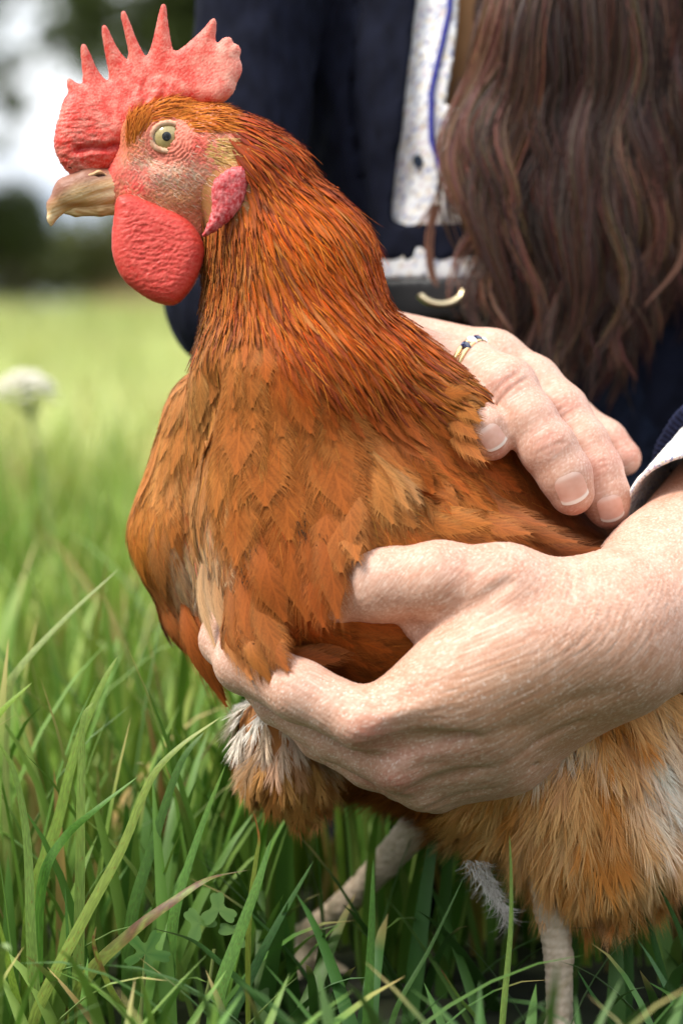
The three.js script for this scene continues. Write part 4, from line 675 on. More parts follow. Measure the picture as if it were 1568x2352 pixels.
{
  const edge = (y) => lerp(958, 898, clamp(y / 520));
  const ch = [...torsoCh, ...armR, ...armL, ...panelR], [lo, hi] = box(ch, 60);
  const f = (x, y, z) => { let d = jackF0(x, y, z); const s = toS([x, y, z]); d = Math.max(d, -(torsoF(x, y, z) - 12));
    if (z > -1480 && s[0] > 850 && s[0] < 1700) { const v = s[1] < 515 ? Math.min(s[0] - edge(s[1]), 1560 - s[0], 520 - s[1]) * 0.8 : -30; d = Math.max(d, v); }
    return Math.max(d, s[1] - 598 > 0 && s[0] > 820 && s[0] < 1400 ? (s[1] - 598) * 0.8 : -50); };
  const rib = (p, s) => 0;
  const jk = solid({ f, lo: [lo[0], lo[1] - 0, lo[2]], hi, cell: 13, slack: 1.8, smooth: 1, color: (p, n, s) => { const k = 0.5 + 0.5 * fbm(p[0] / 50, p[1] / 90, p[2] / 50, 3), l = 0.5 + 0.5 * Math.sin(p[0] * 0.5); return mix3(lin('#0e0f16'), lin('#1c1f2e'), k); }, disp: (p) => 10 * fbm(p[0] / 120, p[1] / 220, p[2] / 120, 2) });
  part('jacket', jk, MAT.cloth, person);
  // sleeve end of the near arm: ribbed cloth with the flowered cuff standing out of it
  const ax = nrm(sub(toM(1800, 1085, -560), toM(1600, 1300, -70))), tube = (c0, r0, c1, r1, th, cell, col, disp) => {
    const a = toM(...c0), b = toM(...c1), d = sub(b, a), l = Math.hypot(...d), u = nrm(d);
    const f = (x, y, z) => { const q = [x - a[0], y - a[1], z - a[2]], h = dot(q, u), t = h / l, e = sub(q, [u[0] * h, u[1] * h, u[2] * h]), r = Math.hypot(...e), rr = lerp(r0, r1, clamp(t)); return Math.max(Math.abs(r - rr) - th, -h, h - l); };
    const lo = [], hi = []; for (let i = 0; i < 3; i++) { lo[i] = Math.min(a[i], b[i]) - Math.max(r0, r1) - th - 10; hi[i] = Math.max(a[i], b[i]) + Math.max(r0, r1) + th + 10; }
    return solid({ f, lo, hi, cell, slack: 1.5, smooth: 1, color: (p, n, s) => { const q = sub(p, a), h = dot(q, u), e = sub(q, [u[0] * h, u[1] * h, u[2] * h]); return col(p, Math.atan2(e[1], e[0]), h); }, disp: (p, n, s) => { const q = sub(p, a), h = dot(q, u), e = sub(q, [u[0] * h, u[1] * h, u[2] * h]); return disp(p, Math.atan2(e[1], e[0]), h); } });
  };
  part('sleeve', tube([1735, 1135, -290], 258, [1930, 930, -860], 300, 16, 6, (p, a) => mix3(lin('#12131f'), lin('#262a42'), 0.5 + 0.5 * Math.sin(a * 130)), (p, a) => 2.6 * Math.sin(a * 130) + 7 * fbm(p[0] / 90, p[1] / 90, p[2] / 90, 2)), MAT.cloth, person);
  part('shirt_cuff', tube([1632, 1255, -50], 226, [1790, 1080, -460], 250, 6, 4.5, (p) => floral(p), (p) => 4 * fbm(p[0] / 60, p[1] / 60, p[2] / 60, 2)), MAT.cotton, person);
  const hem = solid({ f: (x, y, z) => { const s = toS([x, y, z]); return Math.max(Math.abs(torsoF(x, y, z) - 30) - 10, Math.abs(s[1] - 600) * 0.8 - 34); }, lo, hi, cell: 12, slack: 1.6, color: (p) => mix3(floral(p), lin('#8a8d98'), 0.3) });
  part('shirt_hem', hem, MAT.cotton, person);
  const [l2, h2] = box(hipsCh, 20);
  part('jeans', solid({ f: field(hipsCh), lo: l2, hi: h2, cell: 16, smooth: 1, color: (p) => mix3(lin('#0c0e16'), lin('#1b2130'), clamp(0.5 + 0.8 * fbm(p[0] / 40, p[1] / 60, p[2] / 40, 3))), disp: (p) => 12 * fbm(p[0] / 150, p[1] / 90, p[2] / 150, 3) }), MAT.cloth, person);
  part('belt', solid({ f: (x, y, z) => { const s = toS([x, y, z]); return Math.max(Math.abs(torsoF(x, y, z) - 34) - 13, Math.abs(s[1] - 690) * 0.8 - 40); }, lo, hi, cell: 12, slack: 1.6, smooth: 1, color: () => lin('#0b0b0d') }), std({ roughness: 0.5 }), person);
  const tg = new THREE.TorusGeometry(64, 12, 12, 40, 2.5); tg.rotateZ(Math.PI + 0.45); tg.scale(1, 0.75, 1); tg.rotateX(-0.25); let bp = add(onto(torsoF, toM(1022, 672, -1050)), [0, 0, 1], 74); const tp = tg.attributes.position; for (let i = 0; i < tp.count; i++) tp.setXYZ(i, ...M2W(tp.getX(i) + bp[0], tp.getY(i) + bp[1], tp.getZ(i) + bp[2])); tg.computeVertexNormals();
  part('belt_buckle', tg, new THREE.MeshPhysicalMaterial({ color: new THREE.Color(0.9, 0.74, 0.46), metalness: 1, roughness: 0.38 }), person);
}
{ // long wavy hair
  const s = new Soup(), rr = rng0(31), guides = [];
  const ends = [];
  for (let i = 0; i < 200; i++) { const t = i / 199, x0 = lerp(1235, 1640, t) + (rr() - 0.5) * 30; ends.push([x0, lerp(1085, 1560, Math.pow(t, 0.95)) + (rr() - 0.5) * 90, 560 + 430 * Math.pow(Math.sin(Math.PI * clamp(t * 0.9 + 0.08)), 0.7) * (0.3 + 0.7 * rr())]); }
  for (const [x0, x1, yEnd] of ends) {
    const z0 = -1010 + 130 * Math.sin(Math.PI * clamp((x0 - 1050) / 600)) + (rr() - 0.5) * 130, ph = x0 / 150 + rr() * 1.3, amp = 16 + 26 * rr(), fr = 2.3 + rr() * 0.9;
    const bow = (x0 < 1310 ? -125 : 20) * (0.3 + 0.6 * rr());
    guides.push((t) => { const y = lerp(-190, yEnd, t), sp = Math.sin(Math.PI * t); return toM(lerp(x0, x1, t) + bow * sp + amp * (0.3 + t) * Math.sin(ph + t * fr * 6.28 * 0.8), y, z0 + 20 * Math.cos(ph + t * fr * 5) - 60 * t * t); });
  }
  const segs = 22;
  guides.forEach((g, gi) => {
    const tone = rr(), cl = mix3(mix3(lin('#2f1e16'), lin('#513427'), tone), lin('#a07056'), rr() < 0.25 ? 0.45 : 0);
    for (let k = 0; k < 36; k++) {
      const a = rr() * 6.28, rad = 44 * Math.sqrt(rr()), ph = rr() * 6.28, w = 0.9 + 1.0 * rr(), len = 0.62 + 0.42 * rr(), c = cl.map((x) => x * (0.7 + 0.6 * rr())); let prev = null;
      const pts = []; for (let i = 0; i <= segs; i++) { const t = i / segs * len, q = g(t), f = rad * (1.0 - 0.6 * sst(0.5, 1, t)); pts.push([q[0] + Math.cos(a + t) * f + 4 * Math.sin(ph + t * 14), q[1], q[2] + Math.sin(a + t) * f]); }
      for (let i = 0; i <= segs; i++) {
        const p = pts[i], d = nrm(sub(pts[Math.min(segs, i + 1)], pts[Math.max(0, i - 1)])), sd = nrm(cross(d, [Math.sin(ph) * 0.6, 0, 1])), n = cross(sd, d), ww = w * (i === segs ? 0.3 : 1);
        const nn = n[2] < 0 ? [-n[0], -n[1], -n[2]] : n, A = s.v(add(p, sd, ww), nrm(add(nn, sd, 0.6)), c), B = s.v(add(p, sd, -ww), nrm(add(nn, sd, -0.6)), c);
        if (prev) { s.t(prev[0], A, prev[1]); s.t(prev[1], A, B); } prev = [A, B];
      }
    }
  });
  // stray locks
  const stray = [[[1110, 480, -960], [1095, 600, -940], [1110, 700, -920], [1140, 770, -930]], [[1180, 500, -940], [1240, 640, -900], [1230, 740, -900], [1190, 830, -920]], [[1500, 420, -960], [1560, 540, -940], [1560, 600, -930], [1480, 700, -930], [1390, 800, -950]], [[1000, 470, -980], [985, 560, -960], [1000, 650, -960], [1050, 690, -960]], [[1060, 180, -1000], [1030, 340, -980], [1000, 460, -970], [960, 520, -970]], [[1600, 300, -960], [1530, 450, -930], [1500, 560, -920], [1380, 700, -920]]];
  for (const st of stray) { const cv = new THREE.CatmullRomCurve3(st.map((q) => new THREE.Vector3(...toM(...q)))); for (let k = 0; k < 16; k++) { const ox = (rr() - 0.5) * 26, oz = (rr() - 0.5) * 24; let prev = null; const c = mix3(lin('#4a2e22'), lin('#8f6048'), rr()); for (let i = 0; i <= 18; i++) { const t = i / 18, q = cv.getPoint(t), f = 1 - 0.5 * t, p = [q.x + ox * f, q.y, q.z + oz * f], ww = 2.4 * (1 - t * 0.7), A = s.v(add(p, [1, 0, 0], ww), [0.4, 0, 1], c), B = s.v(add(p, [1, 0, 0], -ww), [-0.4, 0, 1], c); if (prev) { s.t(prev[0], A, prev[1]); s.t(prev[1], A, B); } prev = [A, B]; } } }
  part('hair', s.geo(), std({ roughness: 0.42, specularIntensity: 0.8 }), person);
  console.log('hair', s.i.length / 3);
}

// ------------------------------------------------------------------ meadow, hedge, trees
const gr = rng0(404);
function canvasLike(W, H, fn, srgb = true) { const d = new Uint8Array(W * H * 4); for (let j = 0; j < H; j++) for (let i = 0; i < W; i++) { const c = fn((i + 0.5) / W, (j + 0.5) / H); const o = (j * W + i) * 4; for (let k = 0; k < 3; k++) d[o + k] = clamp(c[k]) * 255; d[o + 3] = 255; } const t = new THREE.DataTexture(d, W, H); if (srgb) t.colorSpace = THREE.SRGBColorSpace; t.magFilter = THREE.LinearFilter; t.wrapS = t.wrapT = THREE.RepeatWrapping; t.needsUpdate = true; return t; }
const veinTex = canvasLike(64, 256, (u, v) => { const f = Math.sin(u * 60), m = Math.abs(u - 0.5) < 0.035 ? 0.12 : 0; const b = 0.86 + 0.07 * f + m * 0.5 + 0.09 * N3(u * 5, v * 14, 3) + 0.05 * N3(u * 26, v * 6, 8); const spot = N3(u * 4, v * 26, 21) > 0.78 ? 0.8 : 1; return [b * (spot < 1 ? 1.05 : 1), b * spot, b * spot * 0.95]; });
MAT.blade = std({ map: veinTex, roughness: 0.45, specularIntensity: 0.5, transmission: 0.35 });
MAT.grass = std({ roughness: 0.5, specularIntensity: 0.45, transmission: 0.35 });
{ // ground, one sheet to the horizon
  const g = new THREE.PlaneGeometry(600, 600, 1, 1); g.rotateX(-Math.PI / 2);
  const t = canvasLike(512, 512, (u, v) => { const tor = (s, q) => N3(Math.cos(u * 6.283) * s, Math.sin(u * 6.283) * s, Math.cos(v * 6.283) * s + q) + N3(Math.sin(v * 6.283) * s, Math.cos(u * 6.283) * s, q); const k = clamp(0.5 + 0.3 * tor(3, 1) + 0.25 * tor(11, 5)), e = clamp(0.5 + 0.5 * tor(30, 9)); return mix3([0.09, 0.10, 0.045], [0.2, 0.23, 0.09], k * 0.7 + e * 0.3); });
  t.repeat.set(300, 300);
  const m = new THREE.Mesh(g, new THREE.MeshStandardMaterial({ map: t, roughness: 1 })); m.name = 'ground'; m.receiveShadow = true; scene.add(tag(m, 'green meadow ground stretching back to the hedge', null, null, 'structure'));
}
// a grass blade as a folded ribbon along world points
function ribbon(out, pts, w, side, col, tipCol, fold = 0.25, segUV = 1) {
  const n = pts.length, ids = [];
  for (let i = 0; i < n; i++) {
    const t = i / (n - 1), d = nrm(sub(pts[Math.min(n - 1, i + 1)], pts[Math.max(0, i - 1)])), s = nrm(sub(side, d.map((x) => x * dot(side, d)))), nn = cross(d, s), ww = w * 0.5 * (t < 0.25 ? 0.75 + t : Math.pow(Math.max(0, 1 - (t - 0.25) / 0.75), 0.62)) , c = mix3(col, tipCol, sst(0.72, 1, t));
    const up = nn;
    ids.push([out.w(add(add(pts[i], s, -ww), up, ww * fold), nrm(add(up, s, 0.5 * fold * 2)), c, 0, t * segUV), out.w(pts[i], up, c, 0.5, t * segUV), out.w(add(add(pts[i], s, ww), up, ww * fold), nrm(add(up, s, -0.5 * fold * 2)), c, 1, t * segUV)]);
  }
  for (let i = 0; i + 1 < n; i++) for (let k = 0; k < 2; k++) { out.t(ids[i][k], ids[i][k + 1], ids[i + 1][k]); out.t(ids[i][k + 1], ids[i + 1][k + 1], ids[i + 1][k]); }
}
class WSoup extends Soup { w(p, n, c, u = 0, v = 0) { this.p.push(p[0], p[1], p[2]); this.n.push(n[0], n[1], n[2]); this.c.push(c[0], c[1], c[2]); this.u.push(u, v); return this.p.length / 3 - 1; } }
const gCols = ['#658c2e', '#82a63a', '#90ac46', '#527c2e', '#a2b554', '#769a3c', '#aab85e'].map(lin), gDry = ['#b99a5a', '#8a6a3a', '#c9b070'].map(lin);
function bladePath(b, h, az, lean, curl, n = 7) { const out = []; let p = b, a = lean * 0.3; for (let i = 0; i <= n; i++) { out.push(p); const k = a + curl * (i / n) ** 2; p = add(p, [Math.cos(az) * Math.sin(k), Math.cos(k), Math.sin(az) * Math.sin(k)], h / n); } return out; }
{
  const s = new WSoup(); let kept = 0;
  for (let i = 0; i < 11500; i++) {
    const z = lerp(0.16, -1.6, Math.pow(gr(), 1.1)), spread = 0.20 + 0.25 * (0.7 - z), x = (gr() * 2 - 1) * spread - 0.05;
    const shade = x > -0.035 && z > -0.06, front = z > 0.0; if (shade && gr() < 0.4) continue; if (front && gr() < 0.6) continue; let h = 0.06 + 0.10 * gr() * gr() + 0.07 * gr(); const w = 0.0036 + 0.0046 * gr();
    const az = gr() * 6.283, lean = gr() * 1.0, curl = 0.2 + 1.5 * gr() * gr();
    let path = bladePath([x, -0.004, z], h, az, lean, curl), bad = false;
    for (let tries = 0; tries < 5; tries++) {
      bad = false;
      for (const q of path) { const m = W2M(...q), sc = toS(m); if (m[2] > -50 && sc[1] < (sc[0] < 480 ? 2160 : 2190)) { bad = true; break; } if (m[2] > (sc[0] > 560 ? -330 : -560)) { const lim = sc[0] < 250 ? 1400 : sc[0] < 470 ? lerp(1400, 1750, (sc[0] - 250) / 220) : sc[0] < 560 ? 1900 : sc[0] < 1000 ? 2040 : sc[0] < 1120 ? 2100 : 2130; if (sc[1] < lim) { bad = true; break; } } }
      if (!bad) break; h *= 0.88; path = bladePath([x, -0.004, z], h, az, Math.min(2.6, lean + 0.5 + tries * 0.45), curl);
    }
    if (bad || h < 0.035) continue;
    const near = henF(...W2M(x, h * 0.8, z)); if (near < 10) continue;
    let c = mix3(gCols[(gr() * 7) | 0], gCols[(gr() * 7) | 0], gr()); if (z < -0.25) c = mix3(c, lin('#9db54a'), 0.35); const dry = gr() < 0.05; if (shade) c = mix3(c, lin('#36602a'), 0.85); else if (z > -0.12) c = mix3(c, lin('#5a8434'), 0.55); if (dry && !shade) c = gDry[(gr() * 3) | 0];  // shade under and before the hen is put into these darker blade colours
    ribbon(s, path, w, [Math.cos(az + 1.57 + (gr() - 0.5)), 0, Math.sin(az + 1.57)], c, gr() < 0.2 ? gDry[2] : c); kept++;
  }
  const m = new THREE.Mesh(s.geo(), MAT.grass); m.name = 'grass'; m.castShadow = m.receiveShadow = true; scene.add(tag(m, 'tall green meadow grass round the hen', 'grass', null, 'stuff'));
  console.log('near blades', kept, s.i.length / 3);
}
// tufts further off
function tuftGeo(nb, h, w, sp, seed) { const r = rng0(seed), s = new WSoup(); for (let i = 0; i < nb; i++) { const az = r() * 6.283, hh = h * (0.6 + 0.7 * r()); const p = bladePath([(r() - 0.5) * sp, 0, (r() - 0.5) * sp], hh, az, r() * 1.1, 0.2 + 1.4 * r(), 4); const k = 0.75 + 0.5 * r(), c = [k, k, k]; ribbon(s, p, w * (0.7 + 0.6 * r()), [Math.cos(az + 1.57), 0, Math.sin(az + 1.57)], c, c); } return s.geo(); }
function field2(name, label, geo, n, place, colr) {
  const im = new THREE.InstancedMesh(geo, MAT.grass, n), m = new THREE.Matrix4(), q = new THREE.Quaternion(), up = new THREE.Vector3(0, 1, 0), cc = new THREE.Color();
  for (let i = 0; i < n; i++) { const [x, z, sc] = place(i); q.setFromAxisAngle(up, gr() * 6.283); m.compose(new THREE.Vector3(x, -0.003, z), q, new THREE.Vector3(sc, sc * (0.8 + 0.4 * gr()), sc)); im.setMatrixAt(i, m); im.setColorAt(i, cc.setRGB(...colr(x, z))); }
  im.name = name; im.castShadow = im.receiveShadow = true; scene.add(tag(im, label, 'grass', null, 'stuff')); return im;
}
const meadow = (x, z) => { const k = clamp(0.5 + 0.7 * fbm(x / 3, z / 5, 2, 3)); let c = mix3(lin('#a9b55c'), lin('#ccd08c'), k); if (gr() < 0.07) c = lin('#c2b36a'); const v = 0.8 + 0.4 * gr(); return c.map((q) => q * v); };
field2('meadow_grass', 'pale green open meadow behind the hen, out of focus', tuftGeo(12, 0.16, 0.005, 0.16, 3), 7000, () => { const z = -1.2 - 9 * Math.pow(gr(), 1.4), w = 0.5 + (0.7 - z) * 0.42; return [(gr() * 2 - 1) * w - 0.1, z, 0.8 + 0.4 * gr()]; }, meadow);
field2('distant_grass', 'far strip of pale meadow reaching the dark hedge', tuftGeo(14, 0.2, 0.016, 0.6, 4), 9000, () => { const z = -9 - 27 * gr(), w = 3 + (0.7 - z) * 0.45; return [(gr() * 2 - 1) * w, z, 1 + 0.4 * gr()]; }, meadow);
field2('dry_grass', 'tan patch of dry tall grass before the hedge', tuftGeo(18, 0.4, 0.012, 0.5, 6), 120, () => { const a = W2M(0, 0, 0); const x = -3.2 + 1.5 * gr(), z = -25 - 3 * gr(); return [x, z, 0.8 + 0.5 * gr()]; }, () => mix3(lin('#a98a52'), lin('#cdb787'), gr()));

// hedge bushes and trees: trunk, limbs and a crown of leaf sprays
const sprayGeo = (() => { const s = new WSoup(), r = rng0(8); for (let i = 0; i < 9; i++) { const c = [(r() - 0.5) * 0.26, (r() - 0.5) * 0.2, (r() - 0.5) * 0.26], a = nrm([r() - 0.5, r() - 0.5, r() - 0.5]), b = nrm(cross(a, [r() - 0.5, r() - 0.5, r() - 0.5])), n = cross(a, b), k = 0.7 + 0.6 * r(), L = 0.06 + 0.04 * r(), w = 0.03 + 0.015 * r(); const q = [add(c, a, -L), add(c, b, w), add(c, a, L), add(c, b, -w)].map((p) => s.w(p, n, [k, k, k])); s.t(q[0], q[1], q[2]); s.t(q[0], q[2], q[3]); } return s.geo(); })();
MAT.leaf = std({ roughness: 0.5, specularIntensity: 0.5, transmission: 0.55 });
MAT.bark = new THREE.MeshStandardMaterial({ color: new THREE.Color(0.09, 0.07, 0.05), roughness: 1 });
function tree(name, label, category, x, z, h, lobes, n, col, group, limbs) {
  const t = thing(name, label, category, [x, 0, z], group), tw = [];
  for (const [a, b, r0, r1] of limbs) { const A = new THREE.Vector3(...a), Bv = new THREE.Vector3(...b), g = new THREE.CylinderGeometry(r1, r0, A.distanceTo(Bv), 8); g.translate(0, A.distanceTo(Bv) / 2, 0); g.applyQuaternion(new THREE.Quaternion().setFromUnitVectors(new THREE.Vector3(0, 1, 0), Bv.clone().sub(A).normalize())); g.translate(A.x, A.y, A.z); tw.push(g); }
  const tm = new THREE.Mesh(mergeGeometries(tw), MAT.bark); tm.name = 'trunk'; tm.castShadow = tm.receiveShadow = true; t.add(tm);
  const im = new THREE.InstancedMesh(sprayGeo, MAT.leaf, n), m = new THREE.Matrix4(), q = new THREE.Quaternion(), cc = new THREE.Color(), tot = lobes.reduce((s, l) => s + l[3] * l[4] * l[3], 0);
  let k = 0;
  lobes.forEach((l, li) => { const cnt = li === lobes.length - 1 ? n - k : Math.round(n * l[3] * l[3] * l[4] / tot); for (let i = 0; i < cnt && k < n; i++) { let d, rr; d = nrm([gr() - 0.5, gr() - 0.5, gr() - 0.5]); rr = Math.pow(gr(), 0.45); q.setFromEuler(new THREE.Euler(gr() * 6, gr() * 6, gr() * 6)); const sc = 0.8 + 0.7 * gr(); m.compose(new THREE.Vector3(l[0] + d[0] * l[3] * rr, l[1] + d[1] * l[4] * rr, l[2] + d[2] * l[3] * rr), q, new THREE.Vector3(sc, sc, sc)); im.setMatrixAt(k, m); const v = 0.7 + 0.6 * gr(); im.setColorAt(k, cc.setRGB(...col.map((c) => c * v))); k++; } });
  im.count = k; im.name = 'crown'; im.castShadow = im.receiveShadow = true; tag(im, null, null, null, 'stuff'); t.add(im); return t;
}
// x on the picture at a distance d (metres from the lens) in world terms
const wx = (sx, d) => (sx - 784) * S / DIST * d, wy = (sy, d) => CAMH + (HOR - sy) * S / DIST * d;
{
  const g1 = [0.085, 0.105, 0.022], g2 = [0.14, 0.15, 0.025], g3 = [0.15, 0.17, 0.03], g4 = [0.12, 0.11, 0.03], g5 = [0.10, 0.135, 0.02];
  const lob = (list, d, X, Z) => list.map(([sx, sy, r, ry, dz = 0]) => [wx(sx, d) - X, wy(sy, d), dz, r, ry]);
  // hedge across the back, from far left to far right
  const hedge = (sx, d, list, n, col, label, group) => { const X = wx(sx, d), Z = 0.7 - d; tree('hedge_bush', label, 'bush', X, Z, 2, lob(list, d, X, Z), n, col, group, [[[0, -0.05, 0], [0.1, 0.7, 0], 0.07, 0.04], [[0.1, 0.6, 0], [0.5, 1.3, 0.1], 0.04, 0.02], [[0.05, 0.5, 0], [-0.4, 1.2, -0.1], 0.04, 0.02]]); };
  hedge(60, 34, [[20, 565, 0.8, 0.6], [110, 590, 0.8, 0.55], [-90, 560, 1.0, 0.8], [60, 640, 1.2, 0.4]], 640, g3, 'dark green hedge bush at the meadow edge, farthest left of the beak');
  hedge(240, 36, [[230, 575, 1.0, 0.75], [330, 600, 0.9, 0.6], [180, 620, 0.9, 0.45], [280, 650, 1.2, 0.35]], 640, g2, 'olive brown hedge bush seen between beak and red wattle');
  hedge(400, 35, [[390, 520, 1.2, 1.0], [470, 600, 1.0, 0.7], [430, 640, 1.2, 0.4]], 640, g2, 'dark hedge bush behind the red wattle');
  hedge(30, 31, [[40, 480, 0.6, 0.45], [-20, 520, 0.8, 0.6], [70, 540, 0.5, 0.4]], 330, g5, 'yellow green bush rising over the hedge left of the beak');
  for (let i = 0; i < 10; i++) { const sx = [-320, -640, 620, 860, 1100, 1340, 1600, 1860, -980, 2150][i]; hedge(sx, 35, [[sx, 540, 1.5, 1.1], [sx + 130, 600, 1.3, 0.7], [sx - 110, 610, 1.2, 0.6]], 900, i % 2 ? g1 : g2, ['dark hedge bush just beyond the left edge of the picture', 'dark hedge bush further out past the left edge', 'dark hedge bush hidden behind the hen neck', 'dark hedge bush hidden behind the open jacket', 'dark hedge bush hidden behind the shirt and hair', 'dark hedge bush hidden behind the middle of the hair', 'dark hedge bush at the right edge behind the shoulder', 'dark hedge bush just beyond the right edge of the picture', 'dark hedge bush farthest out on the left', 'dark hedge bush farthest out on the right'][i], 'hedge bushes beside the view'); }
  // trees over the hedge
  const tr = (sx, d, list, n, col, label, lean = 0) => { const X = wx(sx, d), Z = 0.7 - d; tree('tree', label, 'tree', X, Z, 6, lob(list, d, X, Z), n, col, null, [[[0, -0.1, 0], [lean * 0.3, 2.6, 0], 0.17, 0.12], [[lean * 0.3, 2.5, 0], [lean + 0.9, 5.2, 0.2], 0.10, 0.04], [[lean * 0.3, 2.4, 0], [lean - 0.9, 4.8, -0.2], 0.10, 0.04], [[lean * 0.3, 2.7, 0], [lean + 0.1, 6.2, 0.1], 0.09, 0.03], [[lean * 0.3, 2.2, 0], [lean + 1.6, 3.6, 0.3], 0.06, 0.02]]); };
  tr(430, 27, [[250, 40, 0.45, 0.3], [200, 15, 0.5, 0.4], [340, 110, 0.55, 0.5], [420, 60, 0.6, 0.5], [420, 170, 0.5, 0.5], [330, 20, 0.35, 0.3], [500, 30, 0.9, 0.9], [450, 260, 0.5, 0.4], [210, 170, 0.3, 0.22], [380, 300, 0.35, 0.3], [350, -120, 0.9, 0.5], [560, -150, 1.2, 1]], 1500, g5, 'green tree over the hedge whose boughs show behind the comb spikes');
  tr(-170, 29, [[150, 90, 0.34, 0.2], [210, 55, 0.26, 0.2], [50, 145, 0.24, 0.14], [40, 240, 0.28, 0.16], [75, 262, 0.2, 0.1], [225, 20, 0.3, 0.2], [110, 120, 0.2, 0.12], [60, -60, 0.7, 0.3], [10, 180, 0.2, 0.12], [20, 330, 0.2, 0.12], [-120, 100, 0.7, 0.6], [-200, -60, 0.8, 0.6], [175, 150, 0.16, 0.12], [95, 30, 0.12, 0.1], [10, 20, 0.24, 0.14], [120, 190, 0.14, 0.1], [30, 95, 0.14, 0.08], [250, 120, 0.3, 0.24], [90, 350, 0.16, 0.1]], 1150, g5, 'green tree with sky gaps at the upper left of the hen', 0);
  for (let i = 0; i < 5; i++) { const sx = [-500, 800, 1200, 1650, 2050][i]; tr(sx, 30, [[sx - 60, 100, 1.2, 1.0], [sx + 110, 40, 1.2, 1.1], [sx, -120, 1.4, 1.0], [sx + 30, 250, 1.0, 0.8]], 1100, g1, null); tag(scene.children.at(-1), ['leafy tree beyond the left edge of the picture', 'leafy tree hidden behind the jacket', 'leafy tree hidden behind the hair', 'leafy tree at the right edge behind the shoulder', 'leafy tree beyond the right edge of the picture'][i], 'tree', 'trees beside the view'); }
  for (let i = 0; i < 9; i++) { const a = (i - 4) * 0.34, X = Math.sin(a) * 11, Z = 0.7 + Math.cos(a) * 11; const list = []; for (let k = 0; k < 6; k++) list.push([(gr() - 0.5) * 3, 1.4 + k * 0.9 + gr() * 0.4, (gr() - 0.5) * 2, 1.9 - k * 0.14, 1.1]); tree('tree', ['outermost', 'second', 'third', 'fourth', 'middle', 'sixth', 'seventh', 'eighth', 'last'][i] + ' leafy tree of the unseen row added behind the viewer to block low sky', 'tree', X, Z, 6, list, 700, g1, 'trees beside the view', [[[0, -0.1, 0], [0, 3, 0], 0.2, 0.12], [[0, 2.5, 0], [0.9, 5, 0], 0.1, 0.04], [[0, 2.4, 0], [-0.9, 4.8, 0], 0.1, 0.04]]); }  // unseen tree row, added to cut low sky light from the front
}

// ------------------------------------------------------------------ single blades, leaves and the pale flower head of the foreground
function bladeThing(label, pts, wpx, col, tip, o = {}) {
  const P = pts.map(([x, y, Z]) => at(x, y, Z)), b = P[0]; if (b[1] > 0.004) P.unshift([b[0] + (b[0] - P[1][0]) * 0.3, -0.004, b[2]]);
  const cv = new THREE.CatmullRomCurve3(P.map((p) => new THREE.Vector3(...p)), false, 'centripetal'), n = 26, q = cv.getPoints(n).map((v) => [v.x, v.y, v.z]);
  const t = thing('grass_blade', label, 'grass blade', q[0], null), s = new WSoup(), side = o.side ?? [1, 0.1, o.turn ?? 0.35];
  ribbon(s, q, wpx * S, side, lin(col), lin(tip ?? col), o.fold ?? 0.22, 2.5);
  if (o.dry) for (let i = 0; i < s.c.length / 3; i++) { const v = s.u[i * 2 + 1] / 2.5; const k = sst(o.dry[1], o.dry[0], v) * clamp(0.75 + 0.9 * N3(v * 22, s.u[i * 2] * 2, 4)); const c = mix3([s.c[i * 3], s.c[i * 3 + 1], s.c[i * 3 + 2]], lin(o.dryCol ?? '#7a4f33'), k); s.c[i * 3] = c[0]; s.c[i * 3 + 1] = c[1]; s.c[i * 3 + 2] = c[2]; }
  part('leaf', s.geo(), MAT.blade, t); return t;
}
bladeThing('long straight light green blade leaning right across the lower left, tip beside the pale fluff', [[75, 2347, 60], [175, 2142, 60], [280, 1947, 55], [350, 1782, 45], [415, 1712, 40], [510, 1645, 30]], 30, '#93a84c', '#b3bd63');
bladeThing('tall bluish green blade bowed left at the lower left edge', [[80, 2330, 40], [70, 2142, 40], [60, 1917, 20], [30, 1767, 10], [-6, 1700, 0]], 31, '#7d9b4c', '#8fae50');
bladeThing('upright flat blade with pale midrib standing left of the long leaning blade', [[178, 2317, -30], [182, 2067, -30], [187, 1767, -40], [194, 1642, -40], [216, 1612, -40]], 31, '#8aa551', '#9db45e');
bladeThing('broad soft green blade with yellow flecks leaning right behind the upright blade', [[62, 2180, -110], [80, 2042, -110], [130, 1892, -120], [175, 1717, -140], [240, 1560, -160], [270, 1508, -170]], 38, '#86a440', '#93ac47');
bladeThing('short dark green blade pointing right across the upright blade', [[100, 2010, 0], [145, 1927, 0], [210, 1867, 20], [318, 1783, 20]], 26, '#5e8f35', '#74a03c');
bladeThing('sharp upright green blade with dark tip below the hen breast fluff', [[495, 2307, 110], [550, 2142, 110], [595, 2017, 110], [623, 1927, 100]], 36, '#6f9a4a', '#5f8a3e');
bladeThing('green blade rising to a point just left of the pale thigh fluff', [[395, 2130, -70], [415, 2042, -70], [465, 1892, -80], [518, 1757, -80]], 29, '#6f9d49', '#83ab4c');
bladeThing('dull green curving blade behind the long leaning blade', [[300, 2117, -140], [350, 1942, -140], [420, 1742, -140], [470, 1680, -140]], 32, '#577f38', '#86a566');
bladeThing('arching yellow green blade with withered brown base', [[185, 2267, 30], [300, 2142, 40], [400, 2067, 40], [480, 2017, 30], [575, 1997, 10]], 32, '#93a247', '#6f8a35', { dry: [0.45, 0.2] });
bladeThing('small hooked blade with brown flecks at the bottom left', [[310, 2352, 140], [270, 2302, 140], [230, 2217, 140], [215, 2160, 140], [222, 2127, 140]], 20, '#8aa043', '#8aa043', { dry: [0.6, 0.5] });
